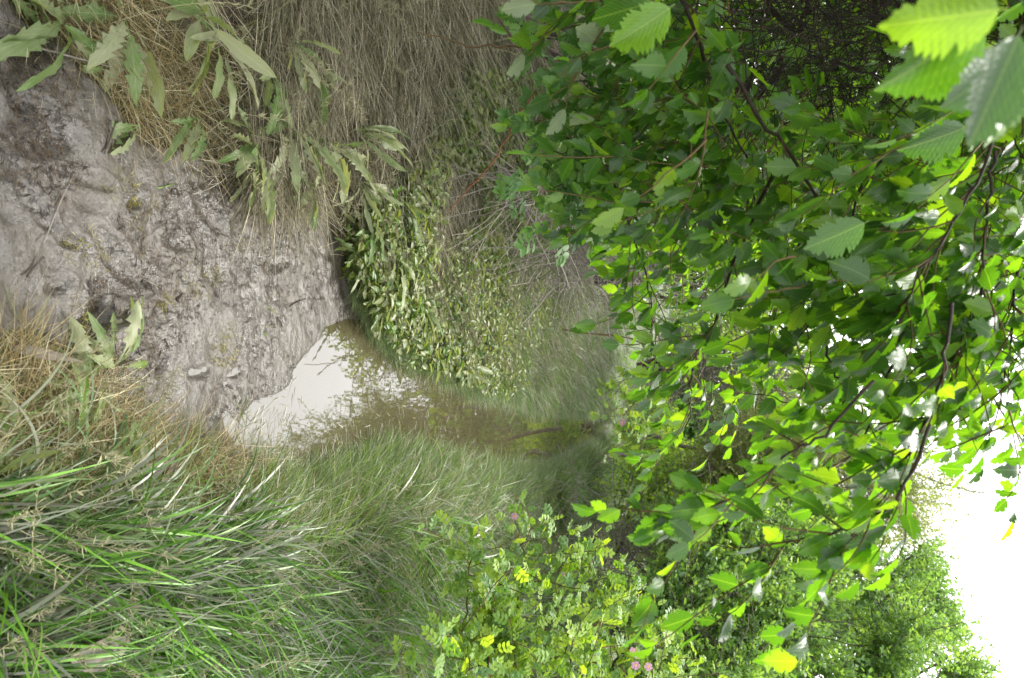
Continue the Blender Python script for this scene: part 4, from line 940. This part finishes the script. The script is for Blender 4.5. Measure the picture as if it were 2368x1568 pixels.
# ---- right bank
bl = [pblob(1500, 1130, 11, 60, 70, .9), pblob(1570, 1190, 11, 80, 80, .9), pblob(1600, 1280, 10, 90, 90, .9), pblob(1500, 1060, 14, 50, 60, 1), pblob(1620, 1160, 12, 100, 110, 1), pblob(1480, 1200, 9.5, 50, 60, .6), pblob(1520, 1000, 15, 30, 70, 1)]
bush('rose_thicket', 'distant rose thicket with pale green sprays past the grey twigs', 'bush', (3.0, 11, .7), bl, 2600, 'rose_lit', (1.1, 1.9), tipsof(bl, 2), 21, .02, .006, tw=400, twm='grey_twig', twl=.7, twr=.005)
bl = [pblob(1330, 1110, 9, 35, 55, .6), pblob(1440, 1250, 8.5, 60, 80, .6), pblob(1400, 1360, 7, 50, 60, .5)]
bush('dead_bramble', 'low mound of leafless grey-mauve brambles on the right bank', 'bush', (2.6, 8.6, .4), bl, 0, None, None, tipsof(bl, 2), 22, .008, .004, tw=350, twm='grey_twig', twl=.5, twr=.0032, shell=.1, smat='grey_twig')
bl = [pblob(1650, 1250, 8.0, 120, 100, .8), pblob(1780, 1290, 8.2, 130, 100, .8), pblob(1600, 1360, 7.2, 120, 90, .8), pblob(1720, 1420, 7.2, 130, 100, .8), pblob(1560, 1450, 6.5, 90, 90, .6), pblob(1640, 1540, 6.2, 130, 90, .7)]
bush('hawthorn_tree', 'blue-green dense shrub on the right bank behind the pink-flowered rose', 'tree', (3.6, 7.6, .5), bl, 3700, 'hedge', (.6, 1.15), tipsof(bl, 2), 23, .035, .008, tw=900, twm='bark', twl=.5, twr=.004)
bl = [pblob(1860, 1240, 10, 120, 90, 1.0), pblob(1960, 1330, 9.5, 120, 90, 1.0), pblob(2070, 1380, 9.5, 90, 60, .9), pblob(2030, 1290, 9.8, 75, 40, .8), pblob(2130, 1350, 9.5, 30, 28, .4), pblob(2160, 1440, 9.5, 40, 34, .5), pblob(2120, 1270, 9.8, 22, 20, .3), pblob(1880, 1380, 9.2, 120, 90, .9)]
bush('hawthorn_tree', 'tallest hawthorn on the right with ragged crown against the white sky', 'tree', (4.2, 9.6, .6), bl, 3300, 'hedge', (.6, 1.2), tipsof(bl, 2), 24, .06, .01, tw=1100, twm='grey_twig', twl=.3, twr=.004)
bl = [pblob(1820, 1500, 7.4, 130, 90, .8), pblob(1960, 1480, 7.8, 130, 100, .8), pblob(2080, 1500, 8.0, 90, 90, .8), pblob(2190, 1500, 8.0, 35, 30, .4), pblob(2230, 1570, 8.0, 45, 30, .4), pblob(1900, 1620, 7.4, 200, 90, .8), pblob(2130, 1600, 8.0, 100, 90, .8)]
bush('hawthorn_tree', 'hawthorn at the far right edge with black trunk gap beneath', 'tree', (4.6, 7.6, .6), bl, 3300, 'hedge', (.55, 1.1), tipsof(bl, 2), 25, .06, .01, tw=700, twm='bark', twl=.35, twr=.004)
bl = [pblob(1700, 1650, 6.5, 220, 110, 1.0), pblob(1900, 1800, 6.5, 250, 130, 1.0), pblob(1450, 1750, 5, 150, 120, .8)]
bush('hawthorn_tree', 'dark bush just cut off by the edge beside the rightmost hawthorn', 'tree', (4.8, 6.2, .6), bl, 1500, 'hedge', (.8, 1.4), tipsof(bl, 2), 26, .05, .01, tw=200)

# near rose bush with pink flowers
nr = thing('rose_bush', 'near wild rose bush with bright yellow-green leaves and pink flowers', 'bush', (2.0, 3.6, .3)); NO = np.array(nr.location)
nb = [([(1060, 1640), (1075, 1420), (1085, 1300), (1100, 1230)], 3.4, 3.9), ([(1200, 1640), (1200, 1450), (1210, 1300), (1185, 1190)], 3.4, 4.3), ([(1300, 1640), (1260, 1480), (1300, 1330), (1290, 1250)], 3.5, 4.4),
      ([(1400, 1640), (1370, 1500), (1380, 1380), (1360, 1300)], 3.6, 4.2), ([(1500, 1660), (1440, 1560), (1430, 1440), (1440, 1380)], 3.7, 4.2), ([(1140, 1640), (1130, 1520), (1120, 1440), (1090, 1380)], 3.2, 3.5),
      ([(1250, 1650), (1200, 1560), (1150, 1480), (1150, 1400)], 3.2, 3.4), ([(1350, 1640), (1330, 1560), (1300, 1480), (1250, 1420)], 3.3, 3.5), ([(1540, 1660), (1500, 1580), (1520, 1500), (1490, 1440)], 3.8, 4.2),
      ([(1180, 1640), (1130, 1560), (1050, 1500), (1040, 1440)], 3.1, 3.2)]
rl = []
for c_, d0, d1 in nb:
    l = smooth_line(PB(c_, d0, d1), 22, .012); V, F = tube(l - NO, np.linspace(.006, .002, len(l)), 5); link('cane', mesh_np('cane', V, F, M['shoot']), nr)
    for k in range(56):
        i = rng.integers(2, len(l) - 1); p = l[i] + rng.normal(0, .05, 3); rl.append((p, rng.normal(0, .8, 3) + [-.2, -.2, .3], rng.uniform(.06, .11)))
    for k in range(7):
        i = rng.integers(4, len(l) - 3); w = wander(l[i], rng.normal(0, .6, 3) + [-.3, 0, .5], rng.uniform(.2, .45), 6, .18); V, F = tube(w - NO, .0022, 4); link('twig', mesh_np('twig', V, F, M['shoot']), nr)
        for q in range(11): rl.append((w[rng.integers(1, 7)], rng.normal(0, .7, 3) + [-.2, -.1, .4], rng.uniform(.05, .10)))
pos = np.array([q[0] for q in rl]); a, b, dd = toP(pos[:, 0], pos[:, 1], pos[:, 2])
vis = (a > 900) & (b < 1580); order = np.argsort(-np.where(vis, np.array([q[2] for q in rl]) / dd, 0)); hero = order[:300]
e = np.array([tuple(frame_euler(q[1], (rng.normal(0, .4), -.4, 1))) for q in rl])
for i in hero:
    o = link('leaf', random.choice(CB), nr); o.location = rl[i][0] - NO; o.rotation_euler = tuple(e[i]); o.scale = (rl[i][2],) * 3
rest = order[300:]; scatter('foliage', pos[rest] - NO, e[rest], np.array([rl[i][2] for i in rest]), CB, nr, kind='stuff')
# petals: five notched petals round a yellow boss
def flower_mesh():
    V, F, UVs = [(0, 0, -.05)], [], [(.5, 0)]
    for k in range(5):
        a0 = k / 5 * 2 * math.pi; b0 = len(V)
        for (da, r_, z) in ((-.52, .45, .02), (-.55, .85, .12), (-.22, 1.05, .14), (0, .93, .12), (.22, 1.05, .14), (.55, .85, .12), (.52, .45, .02)): V.append((r_ * math.cos(a0 + da), r_ * math.sin(a0 + da), z)); UVs.append((.5 + da, r_))
        F += [(0, b0, b0 + 1, b0 + 2), (0, b0 + 2, b0 + 3, b0 + 4), (0, b0 + 4, b0 + 5, b0 + 6)]
    return mesh_np('flower', np.array(V), np.array(F), M['pink'], uv=UVs)
FM = flower_mesh()
th = np.linspace(0, 2 * np.pi, 9)[:-1]
bV = np.concatenate([np.stack([.26 * np.cos(th), .26 * np.sin(th), th * 0 + .03], -1), np.stack([.14 * np.cos(th), .14 * np.sin(th), th * 0 + .13], -1)]); bF = [(i, (i + 1) % 8, 8 + (i + 1) % 8, 8 + i) for i in range(8)] + [(8, 9, 10, 11), (8, 11, 12, 15), (12, 13, 14, 15)]
SM = mesh_np('stamens', bV, np.array(bF), M['yellow'])
def flower(px, py, d, s, parent):
    p = P(px, py, d); o = link('flower', FM, parent); o.location = p - np.array(parent.location); o.scale = (s,) * 3
    o.rotation_euler = frame_euler((rng.normal(), rng.normal(0, .2), .6), CAM - p + rng.normal(0, .9, 3)); link('stamens', SM, o)
for a, b, dd in ((1190, 1194, 4.0), (1304, 1331, 3.9), (1518, 1484, 3.7), (1463, 1504, 3.6), (1474, 1514, 3.6), (1469, 1538, 3.5), (1499, 1541, 3.6)): flower(a, b, dd, rng.uniform(.014, .021), nr)

# low rose spray reaching over the grass of the left bank near the far water
rs = thing('rose_spray', 'arching rose spray with reddish tips and a pink bud over the far grass', 'bush', (-.1, 8.0, .3)); SO = np.array(rs.location)
l = smooth_line([SO] + [tuple(P(a, b, 8.0)) for a, b in ((1475, 790), (1483, 850), (1486, 910), (1487, 960), (1470, 1010))], 24, .006); V, F = tube(l - SO, np.linspace(.010, .004, len(l)), 6); link('cane', mesh_np('cane', V, F, M['shoot']), rs)
rl = []
for k in range(34):
    i = rng.integers(8, 22); w = wander(l[i], np.array([.3, -.2, -.55]) + rng.normal(0, .45, 3), rng.uniform(.2, .55), 6, .15, .06); V, F = tube(w - SO, .003, 3); link('twig', mesh_np('twig', V, F, M['shoot']), rs)
    for q in range(4): rl.append(w[rng.integers(1, 7)])
for p in rl[:136]:
    o = link('leaf', random.choice(CB), rs); o.location = p - SO; o.rotation_euler = frame_euler(rng.normal(0, .8, 3) + [0, 0, .2], (0, -.4, 1)); o.scale = (rng.uniform(.09, .16),) * 3
flower(1438, 977, 7.9, .035, rs)

print('ELM LEAVES', len(leaves), 'OBJECTS', len(bpy.data.objects))
